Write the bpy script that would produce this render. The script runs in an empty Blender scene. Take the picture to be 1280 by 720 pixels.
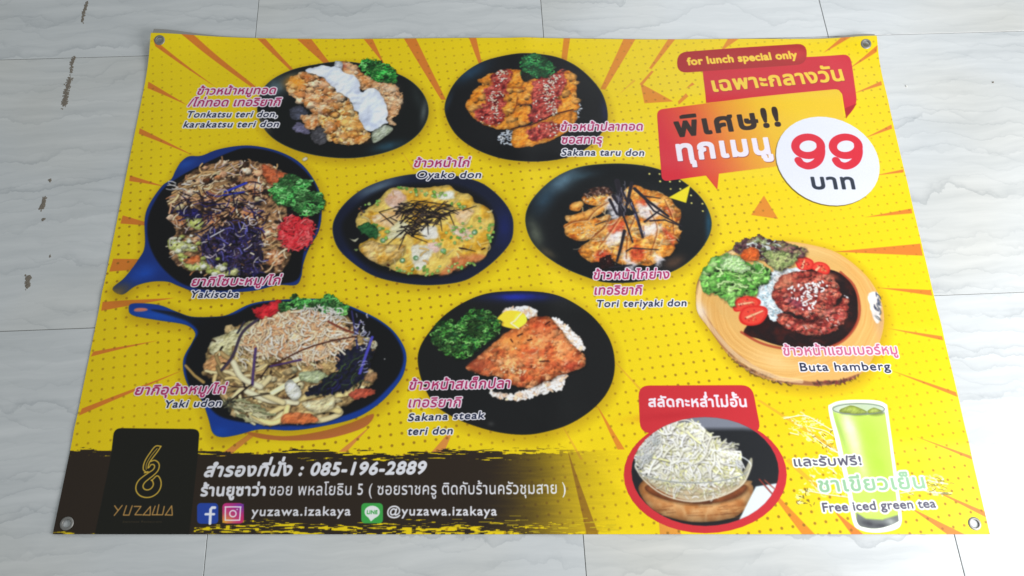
import bpy, math, random
import numpy as np

# ---------------------------------------------------------------- scene, camera, light, exposure
SC = bpy.context.scene
COL = SC.collection
SC.view_settings.view_transform = 'Standard'
SC.view_settings.look = 'None'
SC.view_settings.exposure = 0.0
SC.view_settings.gamma = 1.0
SC.view_settings.use_curve_mapping = False

PITCH, ROLL, CAM_H, FPX = 1.1466850, 0.0343396, 1.4084180, 1065.0
cam_d = bpy.data.cameras.new('camera')
cam = bpy.data.objects.new('camera', cam_d)
COL.objects.link(cam)
cam_d.sensor_width = 36.0
cam_d.lens = FPX / 1280 * 36
cam_d.clip_start, cam_d.clip_end = 0.05, 60
from mathutils import Matrix, Vector, Euler
cam.matrix_world = (Matrix.Translation((0, 0, CAM_H)) @ Matrix.Rotation(math.pi / 2 - PITCH, 4, 'X')
                    @ Matrix.Rotation(ROLL, 4, 'Z'))
SC.camera = cam

world = bpy.data.worlds.new('World')
SC.world = world
world.use_nodes = True
bg = world.node_tree.nodes['Background']
bg.inputs[0].default_value = (0.93, 0.985, 1.0, 1)
bg.inputs[1].default_value = 0.37


def area(name, loc, target, sx, sy, power, color):
    l = bpy.data.lights.new(name, 'AREA')
    l.shape = 'RECTANGLE'
    l.size, l.size_y, l.energy, l.color = sx, sy, power, color
    o = bpy.data.objects.new(name, l)
    o.location = loc
    d = Vector(target) - Vector(loc)
    o.rotation_euler = d.to_track_quat('-Z', 'Y').to_euler()
    COL.objects.link(o)
    return o


# bright doorway to the right of the banner, a second soft opening beyond its far side
area('doorway_light', (1.72, 0.0, 1.0), (0.45, 0.4, 0.0), 1.3, 1.0, 44, (0.985, 0.985, 1.0))
area('window_light', (1.05, 2.75, 1.75), (0.3, 0.9, 0.0), 1.5, .8, 15, (0.90, 0.95, 1.0))

# ---------------------------------------------------------------- banner lay-out
# the four corners of the banner where they lie on the floor (metres), 1.5 m x 1.0 m
B_TL, B_TR = np.array([-0.7588, 1.1737]), np.array([0.7421, 1.2346])
B_BR, B_BL = np.array([0.7854, 0.2282]), np.array([-0.7162, 0.1781])
BW, BH, PPM = 1.5, 1.0, 1600                       # banner size, print resolution (dots per metre)
W, H = int(BW * PPM), int(BH * PPM)


def uv2xy(u, v):                                   # u 0..1 to the right, v 0..1 upward
    u = np.asarray(u)[..., None]; v = np.asarray(v)[..., None]
    return (1 - v) * ((1 - u) * B_BL + u * B_BR) + v * ((1 - u) * B_TL + u * B_TR)


def homography(src, dst):
    A = []
    for (x, y), (a, b) in zip(src, dst):
        A.append([x, y, 1, 0, 0, 0, -a * x, -a * y, -a]); A.append([0, 0, 0, x, y, 1, -b * x, -b * y, -b])
    return np.linalg.svd(np.array(A, float))[2][-1].reshape(3, 3)


# artwork template -> print dots
HM = homography([(193, 49), (1092, 51), (1237, 668), (67, 668)], [(0, 0), (W, 0), (W, H), (0, H)])


def T(p):
    p = np.asarray(p, float).reshape(-1, 2)
    q = np.c_[p, np.ones(len(p))] @ HM.T
    return q[:, :2] / q[:, 2:]


def K(p):                                          # print dots per template unit near p
    a = T([p, (p[0] + 1, p[1]), (p[0], p[1] + 1)])
    return (np.hypot(*(a[1] - a[0])) + np.hypot(*(a[2] - a[0]))) / 2


class Zm:                                          # local measuring frame: origin and scale
    def __init__(s, ox, oy, k): s.o = np.array([ox, oy], float); s.k = k
    def __call__(s, *pts):
        return np.array(pts, float).reshape(-1, 2) / s.k + s.o


# ---------------------------------------------------------------- print painter (numpy)
rng = np.random.default_rng(7)
ART = np.zeros((H, W, 3), np.float32)
IDM = np.zeros((H, W), np.uint8)
CUR = 0
CLIP = None


def box(x0, y0, x1, y1):
    return max(0, int(x0)), max(0, int(y0)), min(W, int(x1) + 1), min(H, int(y1) + 1)


def vnoise(h, w, s, seed=None):
    g = rng if seed is None else np.random.default_rng(seed)
    gh, gw = int(h / s) + 3, int(w / s) + 3
    n = g.random((gh, gw), dtype=np.float32)
    y = np.arange(h) / s; x = np.arange(w) / s
    yi = y.astype(int); xi = x.astype(int)
    fy = (y - yi).astype(np.float32); fx = (x - xi).astype(np.float32)
    fy = fy * fy * (3 - 2 * fy); fx = fx * fx * (3 - 2 * fx)
    r = n[yi] * (1 - fy)[:, None] + n[yi + 1] * fy[:, None]
    return r[:, xi] * (1 - fx) + r[:, xi + 1] * fx


def fbm(h, w, s, o=4, seed=None):
    r = np.zeros((h, w), np.float32); a = 1.0; t = 0
    for i in range(o):
        r += a * vnoise(h, w, max(s, 1.2), None if seed is None else seed + i); t += a; a *= 0.55; s /= 2
    return r / t


def put(x0, y0, x1, y1, a, col):
    """blend col (3,) or (h,w,3), 0..255, with alpha a over the print"""
    if CLIP is not None:
        a = a * CLIP[y0:y1, x0:x1]
    c = np.asarray(col, np.float32) / 255.0
    s = ART[y0:y1, x0:x1]
    s += (c - s) * a[..., None]
    if CUR:
        IDM[y0:y1, x0:x1][a > 0.5] = CUR


def sdf(q, x0, y0, x1, y1):
    ys, xs = np.mgrid[y0:y1, x0:x1].astype(np.float32)
    xs += .5; ys += .5
    d = np.full(xs.shape, 1e12, np.float32); ins = np.zeros(xs.shape, bool)
    n = len(q)
    for i in range(n):
        ax, ay = q[i]; bx, by = q[(i + 1) % n]
        ex, ey = bx - ax, by - ay
        L = ex * ex + ey * ey
        if L < 1e-9: continue
        t = np.clip(((xs - ax) * ex + (ys - ay) * ey) / L, 0, 1)
        d = np.minimum(d, (xs - ax - t * ex) ** 2 + (ys - ay - t * ey) ** 2)
        if ay != by:
            ins ^= ((ys >= ay) != (ys >= by)) & (xs < ex * (ys - ay) / ey + ax)
    d = np.sqrt(d)
    return np.where(ins, -d, d)


def sm(p, n=5):
    p = np.asarray(p, float); m = len(p); out = []
    for i in range(m):
        a, b, c, d = p[i - 1], p[i], p[(i + 1) % m], p[(i + 2) % m]
        for j in range(n):
            t = j / n
            out.append(.5 * (2 * b + (c - a) * t + (2 * a - 5 * b + 4 * c - d) * t * t + (3 * b - a - 3 * c + d) * t ** 3))
    return np.array(out)


def bb(q, m):
    return box(q[:, 0].min() - m, q[:, 1].min() - m, q[:, 0].max() + m, q[:, 1].max() + m)


def poly(p, col, a=1.0, soft=1.2, grow=0.0, smooth=False, off=(0, 0)):
    if smooth: p = sm(p)
    q = T(p) + np.array(off)
    b = bb(q, soft + grow + 2)
    if b[2] <= b[0] or b[3] <= b[1]: return
    s = sdf(q, *b) - grow
    put(*b, np.clip(.5 - s / soft, 0, 1) * a, col)


def smo(p, n=4):
    """open smooth line through the points"""
    p = np.asarray(p, float); p = np.r_[[2 * p[0] - p[1]], p, [2 * p[-1] - p[-2]]]; out = []
    for i in range(1, len(p) - 2):
        a, b, c, d = p[i - 1:i + 3]
        for j in range(n):
            t = j / n
            out.append(.5 * (2 * b + (c - a) * t + (2 * a - 5 * b + 4 * c - d) * t * t + (3 * b - a - 3 * c + d) * t ** 3))
    return np.array(out + [p[-2]])


def rc(p, r):
    """polygon with its corners rounded, r in template units"""
    p = np.asarray(p, float); out = []
    for i in range(len(p)):
        a, b, c = p[i - 1], p[i], p[(i + 1) % len(p)]
        la, lc = np.hypot(*(a - b)), np.hypot(*(c - b))
        s0 = b + (a - b) / la * min(r, la * .48); s1 = b + (c - b) / lc * min(r, lc * .48)
        for t in np.linspace(0, 1, 6): out.append((1 - t) ** 2 * s0 + 2 * t * (1 - t) * b + t * t * s1)
    return np.array(out)


def mask(p, smooth=True, rough=0, s=8):
    q = T(sm(p) if smooth else p)
    b = bb(q, 3 + rough)
    d = sdf(q, *b)
    if rough: d = d + (fbm(b[3] - b[1], b[2] - b[0], s, 3) - .5) * rough * 2
    m = np.zeros((H, W), np.float32)
    m[b[1]:b[3], b[0]:b[2]] = np.clip(.5 - d / 1.3, 0, 1)
    return m


def ramp(pal, t):
    pal = np.array(pal, np.float32); n = len(pal) - 1
    t = np.clip(t, 0, 1) * n
    i = np.clip(t.astype(int), 0, n - 1); f = (t - i)[..., None]
    return pal[i] * (1 - f) + pal[i + 1] * f


def blob(p, pal, s=12, rough=5, light=.5, edge=.35, ew=8, smooth=True, con=1.8, soft=1.5, a=1.0, rs=None, o=4, shadow=.45):
    """a lumpy piece of food: noisy outline, mottled colour, relief"""
    q = T(sm(p) if smooth else p)
    b = bb(q, rough * 1.5 + 14)
    h, w = b[3] - b[1], b[2] - b[0]
    if h <= 2 or w <= 2: return
    d = sdf(q, *b) + (fbm(h, w, rs or s, 3) - .5) * rough * 2.4
    if shadow:
        sh = np.roll(d, (4, 3), (0, 1))
        put(*b, np.clip(.5 - sh / 9, 0, 1) * shadow, (12, 8, 5))
    n = fbm(h, w, s, o); r = fbm(h, w, s * .7, 3)
    gy, gx = np.gradient(r)
    sh = 1 + light * np.clip((gx * 5 + gy * 7) * -s * .055, -.9, .7)
    sh *= 1 - edge * np.exp(np.minimum(d, 0) / ew)
    c = ramp(pal, (n - .5) * con + .5) * sh[..., None]
    put(*b, np.clip(.5 - d / soft, 0, 1) * a, np.clip(c, 0, 255))


def strand(pts, w0, col, w1=None, a=1.0, sh=.35, round_=.45):
    """pts in print dots, variable width ribbon with rounded shading"""
    w1 = w0 if w1 is None else w1
    q = np.asarray(pts, float); n = len(q) - 1
    m = max(w0, w1) + 4
    b = bb(q, m)
    if b[2] - b[0] < 2 or b[3] - b[1] < 2: return
    ys, xs = np.mgrid[b[1]:b[3], b[0]:b[2]].astype(np.float32); xs += .5; ys += .5
    best = np.full(xs.shape, 1e9, np.float32); dd = best.copy()
    for i in range(n):
        ax, ay = q[i]; ex, ey = q[i + 1] - q[i]
        L = ex * ex + ey * ey + 1e-9
        t = np.clip(((xs - ax) * ex + (ys - ay) * ey) / L, 0, 1)
        d = np.hypot(xs - ax - t * ex, ys - ay - t * ey)
        wd = w0 + (w1 - w0) * (i + t) / n
        best = np.minimum(best, d / wd); dd = np.minimum(dd, d - wd)
    if sh:
        put(*b, np.clip(.5 - np.roll(dd, (2, 1), (0, 1)) / 4, 0, 1) * sh, (15, 8, 5))
    c = np.asarray(col, np.float32)[None, None] * (1.06 - round_ * np.clip(best, 0, 1.2)[..., None] ** 2)
    put(*b, np.clip(.5 - dd / 1.3, 0, 1) * a, np.clip(c, 0, 255))


def curve(p0, p1, bend, n=6):
    p0, p1 = np.asarray(p0, float), np.asarray(p1, float)
    v = p1 - p0; nrm = np.array([-v[1], v[0]])
    c = (p0 + p1) / 2 + nrm * bend
    t = np.linspace(0, 1, n + 1)[:, None]
    return (1 - t) ** 2 * p0 + 2 * t * (1 - t) * c + t * t * p1


def line(p, w, col, w1=None, a=1.0, sh=.3, round_=.3, bend=0, smooth=False):
    """a strand in template coordinates; w in template units (half width)"""
    k = K(p[0]); q = T(p)
    if len(q) == 2: q = curve(q[0], q[1], bend)
    strand(q, w * k, col, None if w1 is None else w1 * k, a, sh, round_)


def pick(pal):
    c = np.array(pal[rng.integers(len(pal))], float)
    return c * rng.uniform(.86, 1.1)


def inside(p, n):
    q = T(sm(p)); out = []
    x0, y0 = q.min(0); x1, y1 = q.max(0)
    while len(out) < n:
        x, y = rng.uniform(x0, x1), rng.uniform(y0, y1); c = False
        for i in range(len(q)):
            ax, ay = q[i - 1]; bx, by = q[i]
            if (ay > y) != (by > y) and x < (bx - ax) * (y - ay) / (by - ay) + ax: c = not c
        if c: out.append((x, y))
    return out


def strands(p, n, ln, w, pal, ang=None, spread=3.14, bend=.5, sh=.24, taper=1.0, round_=.45, a=1.0):
    k = K(np.mean(p, 0))
    for c in inside(p, n):
        t = (ang if ang is not None else 0) + rng.uniform(-spread, spread)
        L = rng.uniform(*ln) * k / 2; v = np.array([math.cos(t), math.sin(t)]) * L
        ww = rng.uniform(*w) * k
        strand(curve(c - v, c + v, rng.uniform(-bend, bend)), ww, pick(pal), ww * taper, a, sh, round_)


def bits(p, n, r, pal, sh=.18, asp=(1, 1.6)):
    strands(p, n, (r[0] * (asp[0] - 1) * 2 + .05, r[1] * (asp[1] - 1) * 2 + .1), r, pal, sh=sh, bend=.1, round_=.35)


def lumps(p, n, r, pal, a=1.0, flat=.8, hi=.42, sh=.2, rough=.5):
    """overlapping rounded pieces, each lit from the upper left like the food in the photo print"""
    k = K(np.mean(p, 0)); cs = inside(p, n); cs.sort(key=lambda c: c[1])
    for (cx, cy) in cs:
        R = rng.uniform(*r) * k; R2 = R * rng.uniform(flat * .8, flat * 1.15)
        b = box(cx - R - 5, cy - R - 5, cx + R + 5, cy + R + 5); h, w = b[3] - b[1], b[2] - b[0]
        if h < 3 or w < 3: continue
        ys, xs = np.mgrid[b[1]:b[3], b[0]:b[2]].astype(np.float32)
        nz_ = fbm(h, w, max(2.5, R * .55), 3) - .5
        dx, dy = (xs - cx) / R, (ys - cy) / R2
        q = np.sqrt(dx * dx + dy * dy) + nz_ * rough * 2
        if sh: put(*b, np.clip(.5 - (np.roll(q, (2, 2), (0, 1)) - 1.05) * R * .35, 0, 1) * sh * a, (24, 12, 8))
        lit = .82 + hi * (-(dx * .5 + dy * .8)) * .6 + nz_ * .9 - .22 * np.clip(q, 0, 1) ** 3
        put(*b, np.clip(.5 - (q - 1) * R / 1.2, 0, 1) * a, np.clip(pick(pal)[None, None] * lit[..., None] * 1.08, 0, 255))


def parsley(p, dark, pal, n, r=(.7, 1.5)):
    blob(p, [dark, [c * 2.0 for c in dark], [c * 1.2 for c in dark]], s=11, rough=9, light=.8, edge=.5)
    lumps(p, n // 9, (2.0, 3.8), [[c * .55 for c in q] for q in pal], rough=.8, sh=.3)
    k = K(np.mean(p, 0)); cl = np.clip((fbm(H // 6 + 1, W // 6 + 1, 3.2, 2) - .5) * 2.6 + .5, 0, 1)
    for c in inside(p, n):
        col = pick(pal) * (.6 + .85 * cl[min(int(c[1] / 6), cl.shape[0] - 1), min(int(c[0] / 6), cl.shape[1] - 1)])
        t0 = rng.uniform(0, 6.28); t = np.linspace(t0, t0 + rng.uniform(2., 3.6), 9); R = rng.uniform(1.1, 2.6) * k
        rr = R * (1 + .22 * np.sin(t * 7 + t0))
        strand(np.c_[c[0] + rr * np.cos(t), c[1] + rr * .75 * np.sin(t)], rng.uniform(*r) * k * .36, np.clip(col, 0, 255), sh=.35, round_=.15)



def glow(p, rx, ry, ang, col, a):
    """soft patch; p in template units"""
    c = T([p])[0]; k = K(p); rx *= k; ry *= k
    R = max(rx, ry) * 2.4
    b = box(c[0] - R, c[1] - R, c[0] + R, c[1] + R)
    if b[2] <= b[0] or b[3] <= b[1]: return
    ys, xs = np.mgrid[b[1]:b[3], b[0]:b[2]].astype(np.float32)
    dx, dy = xs - c[0], ys - c[1]; ca, sa = math.cos(ang), math.sin(ang)
    g = np.exp(-(((dx * ca + dy * sa) / rx) ** 2 + ((-dx * sa + dy * ca) / ry) ** 2))
    g = g * (.75 + .5 * fbm(*g.shape, max(6, R * .15), 3))
    global CUR
    s, CUR = CUR, 0
    put(*b, np.clip(g * a, 0, 1), col)
    CUR = s


def shade(p, items):
    """broad light and dark passages over one area of food: (x, y, rx, ry, colour, strength) in frame Zc"""
    global CLIP
    CLIP = mask(p)
    for x, y, rx, ry, c, a in items: glow(x if isinstance(x, tuple) else (x, y), rx, ry, 0, c, a)
    CLIP = None


def soften(ids, sig):
    """photographs in the print are softer than its lettering"""
    global ART
    m = np.isin(IDM, ids).astype(np.float32)
    r = int(sig * 3); x = np.arange(-r, r + 1); k = np.exp(-x * x / (2 * sig * sig)); k = (k / k.sum()).astype(np.float32)
    B = ART
    for ax in (0, 1):
        pd = np.pad(B, [(r, r) if i == ax else (0, 0) for i in range(3)], mode='edge')
        B = sum((pd[i:i + H] if ax == 0 else pd[:, i:i + W]) * k[i] for i in range(2 * r + 1))
    m = m[..., None]
    ART[:] = ART * (1 - m) + B * m


# ---------------------------------------------------------------- lettering
GL = {}
TRI_REF = {}


def _lines(body):
    """closed outlines of a string set in the built-in font"""
    cu = bpy.data.curves.new('glyph', 'FONT'); cu.body = body; cu.size = 1
    o = bpy.data.objects.new('glyph', cu); COL.objects.link(o)
    dg = bpy.context.evaluated_depsgraph_get(); dg.update()
    c = o.evaluated_get(dg).to_curve(dg); out = []
    t = np.linspace(0, 1, 9)[:-1, None]
    for sp in c.splines:
        bp = sp.bezier_points; n = len(bp); q = []
        for i in range(n):
            a, b = bp[i], bp[(i + 1) % n]
            p0, p1, p2, p3 = (np.array(v[:2]) for v in (a.co, a.handle_right, b.handle_left, b.co))
            q.append((1 - t) ** 3 * p0 + 3 * t * (1 - t) ** 2 * p1 + 3 * t * t * (1 - t) * p2 + t ** 3 * p3)
        if q: out.append(np.concatenate(q))
    bpy.data.objects.remove(o); bpy.data.curves.remove(cu)
    return out


def glyph(c):
    if c not in GL:
        mx = lambda L: max(q[:, 0].max() for q in L)
        if not TRI_REF: TRI_REF['|'] = mx(_lines('|'))
        adv = mx(_lines(c + '|')) - TRI_REF['|']
        if adv < .02: adv = 0
        GL[c] = (_lines(c) if c != ' ' else [], adv)
    return GL[c]


UP = 'ัิีึืํ็'; TONE = '่้๊๋์'


def layout(s, gap=0.0, lift=0.0):
    x = 0; out = []
    for i, c in enumerate(s):
        t, adv = glyph(c)
        dy = 0
        if c in TONE and (s[i - 1] in UP or (i + 1 < len(s) and s[i + 1] == 'ำ')): dy = .19
        if c in UP or c in TONE: dy += lift
        out += [q + np.array([x, dy]) for q in t]
        if adv > 0: x += adv + gap
    return out, x - gap


def text(s, p0, p1, h, col, bold=0.0, out=0.0, ocol=(246, 242, 247), shear=0.0, sh=None, gap=.02, ref=None, sq=0.0, a=1.0, lift=0.0):
    """p0,p1: baseline ends in template units; h: height of the reference letter; bold/out: growth in template units"""
    tr, w = layout(s, gap, lift)
    ref = ref or ('ก' if any(ord(c) > 3000 for c in s) else 'T')
    rh = max(q[:, 1].max() for q in glyph(ref)[0])
    ln = [len(q) for q in tr]; tr = np.concatenate(tr)
    xs = tr[..., 0]; w = xs.max() - xs.min(); tr = tr - np.array([xs.min(), 0])
    q0, q1 = T([p0, p1]); mid = (np.asarray(p0) + np.asarray(p1)) / 2
    qa, qb = T([mid, mid - np.array([0, h])])
    hv = (qb - qa) / rh
    ex = (q1 - q0) / (w + shear * rh * .5)
    ey = np.array([-(q1 - q0)[1], (q1 - q0)[0]]); ey = -ey / np.hypot(*ey) * np.hypot(*hv)
    if ey[1] > 0: ey = -ey
    ey = ey + shear * ex / np.hypot(*ex) * np.hypot(*ey)
    P = tr[..., :1] * ex + tr[..., 1:] * ey + q0
    k = K(mid)
    m = (bold + out) * k + 6
    b = box(P[..., 0].min() - m, P[..., 1].min() - m, P[..., 0].max() + m, P[..., 1].max() + m)
    S = 3; hh, ww = (b[3] - b[1]) * S, (b[2] - b[0]) * S
    P = (P - np.array([b[0], b[1]])) * S
    A = np.zeros((hh, ww + 1), np.int32); k0 = 0
    for n in ln:                                  # non-zero winding, scan line by scan line
        q = P[k0:k0 + n]; k0 += n
        for (ax, ay), (bx, by) in zip(q, np.roll(q, -1, 0)):
            if ay == by: continue
            sg = 1 if by > ay else -1
            lo, hi = (ay, by) if by > ay else (by, ay)
            r0, r1 = max(0, math.ceil(lo - .5)), min(hh, math.ceil(hi - .5))
            if r1 <= r0: continue
            rr = np.arange(r0, r1); xx_ = ax + (rr + .5 - ay) / (by - ay) * (bx - ax)
            np.add.at(A, (rr, np.clip(np.ceil(xx_ - .5).astype(int), 0, ww)), sg)
    M = np.cumsum(A, 1)[:, :ww] != 0

    def grow(M, r):
        r = r * S
        if r < .6: return M
        o = M.copy(); R = int(math.ceil(r))
        for dy in range(-R, R + 1):
            dx = int(math.sqrt(max(r * r - dy * dy, 0)) * (1 - sq) + r * sq)
            # horizontal run by doubling
            row = M.copy(); reach = 0
            while reach < dx:
                st = min(max(1, reach), dx - reach) if reach else 1
                n = row.copy(); n[:, st:] |= row[:, :-st]; n[:, :-st] |= row[:, st:]; row = n; reach += st
            if dy > 0: o[dy:] |= row[:-dy]
            elif dy < 0: o[:dy] |= row[-dy:]
            else: o |= row
        return o

    def down(M): return M.reshape(hh // S, S, ww // S, S).mean((1, 3)).astype(np.float32)
    G = grow(M, bold * k)
    if out:
        put(*b, down(grow(M, (bold + out) * k)) * a, ocol)
    G = down(G)
    if sh:
        dx, dy, sc = sh
        put(*b, np.roll(G, (int(dy * k), int(dx * k)), (0, 1)) * .9, sc)
    put(*b, G * a, col)


# ---------------------------------------------------------------- the artwork
PARTS = []           # (id, name, label, parent id)


def begin(name, label=None, parent=0):
    global CUR
    PARTS.append((len(PARTS) + 1, name, label, parent)); CUR = len(PARTS)
    return CUR


YEL = (243, 213, 17)
n1 = fbm(H, W, 500, 3, 3)
ART[:] = (np.array(YEL) / 255.0)[None, None]
ART *= (1 + (n1[..., None] - .5) * np.array([.02, .05, .6], np.float32))
ORG = (222, 122, 48)
centre = (610, 330)
rays = [
    ((195, 55), (197, 63), (270, 110)), ((228, 48), (243, 48), (330, 118), (322, 116)), ((186, 103), (185, 111), (234, 132)),
    ((321, 50), (331, 50), (372, 95), (366, 93)), ((370, 50), (388, 50), (416, 86), (408, 84)), ((453, 50), (464, 50), (479, 82)),
    ((503, 50), (518, 50), (555, 125), (549, 125)), ((584, 50), (593, 50), (600, 80), (596, 80)),
    ((702, 50), (710, 50), (706, 76), (699, 76)), ((777, 50), (792, 50), (754, 113), (748, 112)), ((833, 50), (842, 50), (812, 87), (809, 86)),
    ((812, 89), (815, 90), (800, 108), (797, 106)),
    ((175, 161), (174, 168), (242, 195)), ((163, 220), (162, 227), (206, 234)), ((154, 270), (151, 280), (184, 283), (184, 279)),
    ((142, 324), (137, 340), (172, 338), (180, 325)), ((129, 378), (127, 389), (218, 373)), ((117, 440), (114, 446), (196, 426)),
    ((103, 511), (99, 520), (230, 462)), ((272, 570), (285, 570), (318, 544), (312, 541)), ((536, 566), (552, 566), (563, 540), (559, 540)),
    ((421, 565), (431, 565), (462, 532)), ((742, 505), (769, 562), (778, 562)), ((822, 670), (850, 670), (838, 650), (820, 650)),
    ((945, 594), (1003, 672), (1020, 672)), ((1040, 638), (1065, 672), (1082, 672)), ((1135, 634), (1187, 671), (1207, 669)),
    ((1160, 610), (1234, 641), (1234, 648)), ((1143, 546), (1213, 570), (1215, 575)), ((1112, 463), (1194, 491), (1196, 497)),
    ((1108, 411), (1177, 421), (1178, 426)), ((1096, 360), (1163, 363), (1165, 370)), ((1040, 315), (1150, 305), (1153, 320)),
    ((1080, 272), (1139, 261), (1140, 267)), ((1092, 220), (1129, 212), (1129, 216)), ((1080, 173), (1114, 156), (1115, 161)),
    ((1066, 118), (1101, 102), (1102, 107)), ((1060, 87), (1094, 61), (1094, 68)), ((1028, 67), (1050, 50), (1063, 50)),
    ((898, 66), (908, 50), (922, 50)), ((798, 105), (839, 128), (803, 130)), ((953, 245), (971, 274), (937, 269)),
    ((845, 128), (855, 118), (858, 122), (846, 132)), ((855, 112), (863, 104), (866, 107))]
for i, r in enumerate(rays):
    poly(r, ORG if i not in (19, 20, 21, 23) else (224, 140, 70), a=.92 if r[0][0] < 700 or r[0][0] > 1000 else .8)
for r in [((943, 500), (948, 500), (1062, 572), (1056, 574)), ((979, 576), (984, 573), (1030, 616), (1024, 616)), ((690, 515), (722, 575), (726, 575)),
          ((745, 430), (812, 500), (809, 502)), ((770, 120), (790, 100), (792, 102)), ((500, 190), (515, 215), (517, 213))]:
    poly(r, (228, 160, 60), a=.55)
# halftone dots: a square grid turned a little against the banner
g = 29.5; ca, sa = math.cos(-.14), math.sin(-.14)
fade = fbm(H, W, 420, 2, 11)
yy = np.arange(H)[:, None].astype(np.float32); xx = np.arange(W)[None].astype(np.float32)
gu = (xx * ca + yy * sa) / g; gv = (-xx * sa + yy * ca) / g
d = np.hypot(gu - np.round(gu), gv - np.round(gv)) * g
dist = np.hypot((xx - W * .5) / W, (yy - H * .45) / H)
st = np.clip(.25 + 1.1 * (fade - .38) + .35 * dist, .12, .85)
edge = np.clip(np.minimum(yy / 220.0, 1), 0, 1) * .5 + .5
a = np.clip(.5 - (d - 2.8 - 1.2 * fade) / 2.6, 0, 1) * st * edge * .85
ART += (np.array((140, 96, 26)) / 255.0 - ART) * a[..., None]
del gu, gv, d, a, dist, st

# ---- dark brush-stroke strip along the bottom
begin('printed_strip', 'dark brown brush stroke strip along the bottom of the print')
b = (0, int(T([(300, 545)])[0][1]), W, H)
h, w = H - b[1], W
top = T([(300, 566)])[0][1] - b[1]
Y = np.arange(h)[:, None].astype(np.float32); X = np.arange(w)[None].astype(np.float32)
xpx = np.linspace(67, 1237, w)[None]
rgh = (fbm(h * 1, w // 9 + 2, 5, 3, 21).repeat(9, 1)[:, :w] - .5)
rgh2 = (vnoise(h, w // 5 + 2, 2.5, 22).repeat(5, 1)[:, :w] - .5)
wav = (vnoise(1, w, 260, 23) - .5) * 8
al = np.clip(.5 - (top - Y + wav + rgh * 34 + rgh2 * 8) / 2, 0, 1)
mx = np.clip((798 + 10 * (rgh * 2) - xpx) / 200, 0, 1); mx = mx * mx * (3 - 2 * mx)
dash = vnoise(h, w // 16 + 2, 5, 24).repeat(16, 1)[:, :w]
dash = dash[:, :w] * .6 + rgh2 * .55 + rgh * .3
zone = np.exp(-((Y - top - 18) / 13) ** 2) * .5 + np.clip((Y - (h - 62)) / 45, 0, 1) * .72 + .10 * np.exp(-((Y - top - 75) / 9) ** 2) + .14 * np.exp(-((Y - h + 95) / 8) ** 2) * (xpx > 610)
zone = zone * (xpx > 240)
zone = np.maximum(zone, np.clip((Y - (h - 10)) / 5, 0, 1) * .75)
al *= 1 - np.clip((dash - (1.02 - zone * .95)) * 9, 0, 1)
mm = np.clip(mx * np.ones_like(al), 0, 1)[..., None]
put(0, b[1], W, H, (al * mx).astype(np.float32), np.array((46, 36, 27)) * mm + np.array((122, 82, 40)) * (1 - mm))
CUR = 0
poly(((706, 562), (731, 671), (746, 671)), (120, 72, 34), a=.6)
for _ in range(40):       # yellow flecks where the brown thins out
    x = rng.uniform(560, 760); y = rng.uniform(645, 667)
    line([(x, y), (x + rng.uniform(4, 16), y)], rng.uniform(.3, .8), (214, 190, 30), a=.7, sh=0)

# ---- logo panel
lp = begin('printed_logo', 'black rounded panel with gold knot emblem')
Z = Zm(60, 530, 4.8)
poly(np.r_[rc(Z((378, 200), (400, 27), (906, 32), (893, 200)), 9)[6:18], Z((893, 200), (838, 700), (276, 700), (378, 200))], (27, 27, 21))
GOLD = (214, 178, 66)
def gl(pts, w=1.5, c=GOLD, cl=False):
    q = T(sm(Z(*pts), 6)[:None if cl else -6])
    if cl: q = np.r_[q, q[:1]]
    strand(q, w * 2.5, c, sh=0, round_=.15)
ZL = Zm(160, 550, 6.55)
def gl(pts, w=.78):
    line(smo(ZL(*pts), 6), w, GOLD, sh=0, round_=.12)
gl([(268, 54), (222, 54), (175, 110), (140, 165), (124, 210), (124, 246), (144, 264)])
gl([(266, 56), (236, 100), (200, 146), (170, 190), (160, 232)])
gl([(236, 72), (196, 118), (164, 166), (146, 205), (146, 244)], .5)
gl([(186, 176), (214, 168), (242, 184), (252, 214), (240, 254), (206, 290), (166, 322), (134, 350), (120, 380), (132, 404), (160, 410), (188, 396), (204, 366), (196, 336), (186, 330)])
gl([(184, 204), (204, 202), (214, 220), (200, 246), (164, 270), (122, 300), (84, 334), (64, 376), (66, 420), (94, 456), (140, 472), (190, 466), (236, 436), (262, 392), (266, 344), (250, 304), (230, 296), (206, 318), (190, 334)])
gl([(168, 228), (184, 204)], .7)
gl([(132, 270), (160, 262)], .9)
lw = begin('lettering', 'bronze angular lettering under the knot emblem', lp)
BR = (196, 150, 82)
for s in [((400, 492), (420, 520)), ((445, 490), (398, 550)), ((470, 492), (452, 548), (485, 548), (504, 492)), ((516, 496), (556, 496), (520, 546), (560, 546)),
          ((568, 548), (612, 496), (610, 548), (568, 546)), ((640, 494), (622, 546), (650, 546), (662, 486), (650, 546), (684, 546), (694, 496)), ((700, 548), (738, 492), (742, 548), (700, 546))]:
    line(Z(*s), .7, BR, sh=0, round_=.1)
text('Japanese Restaurant', Z((446, 592))[0], Z((680, 592))[0], 2.1, (104, 84, 56), a=.8)

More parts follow.
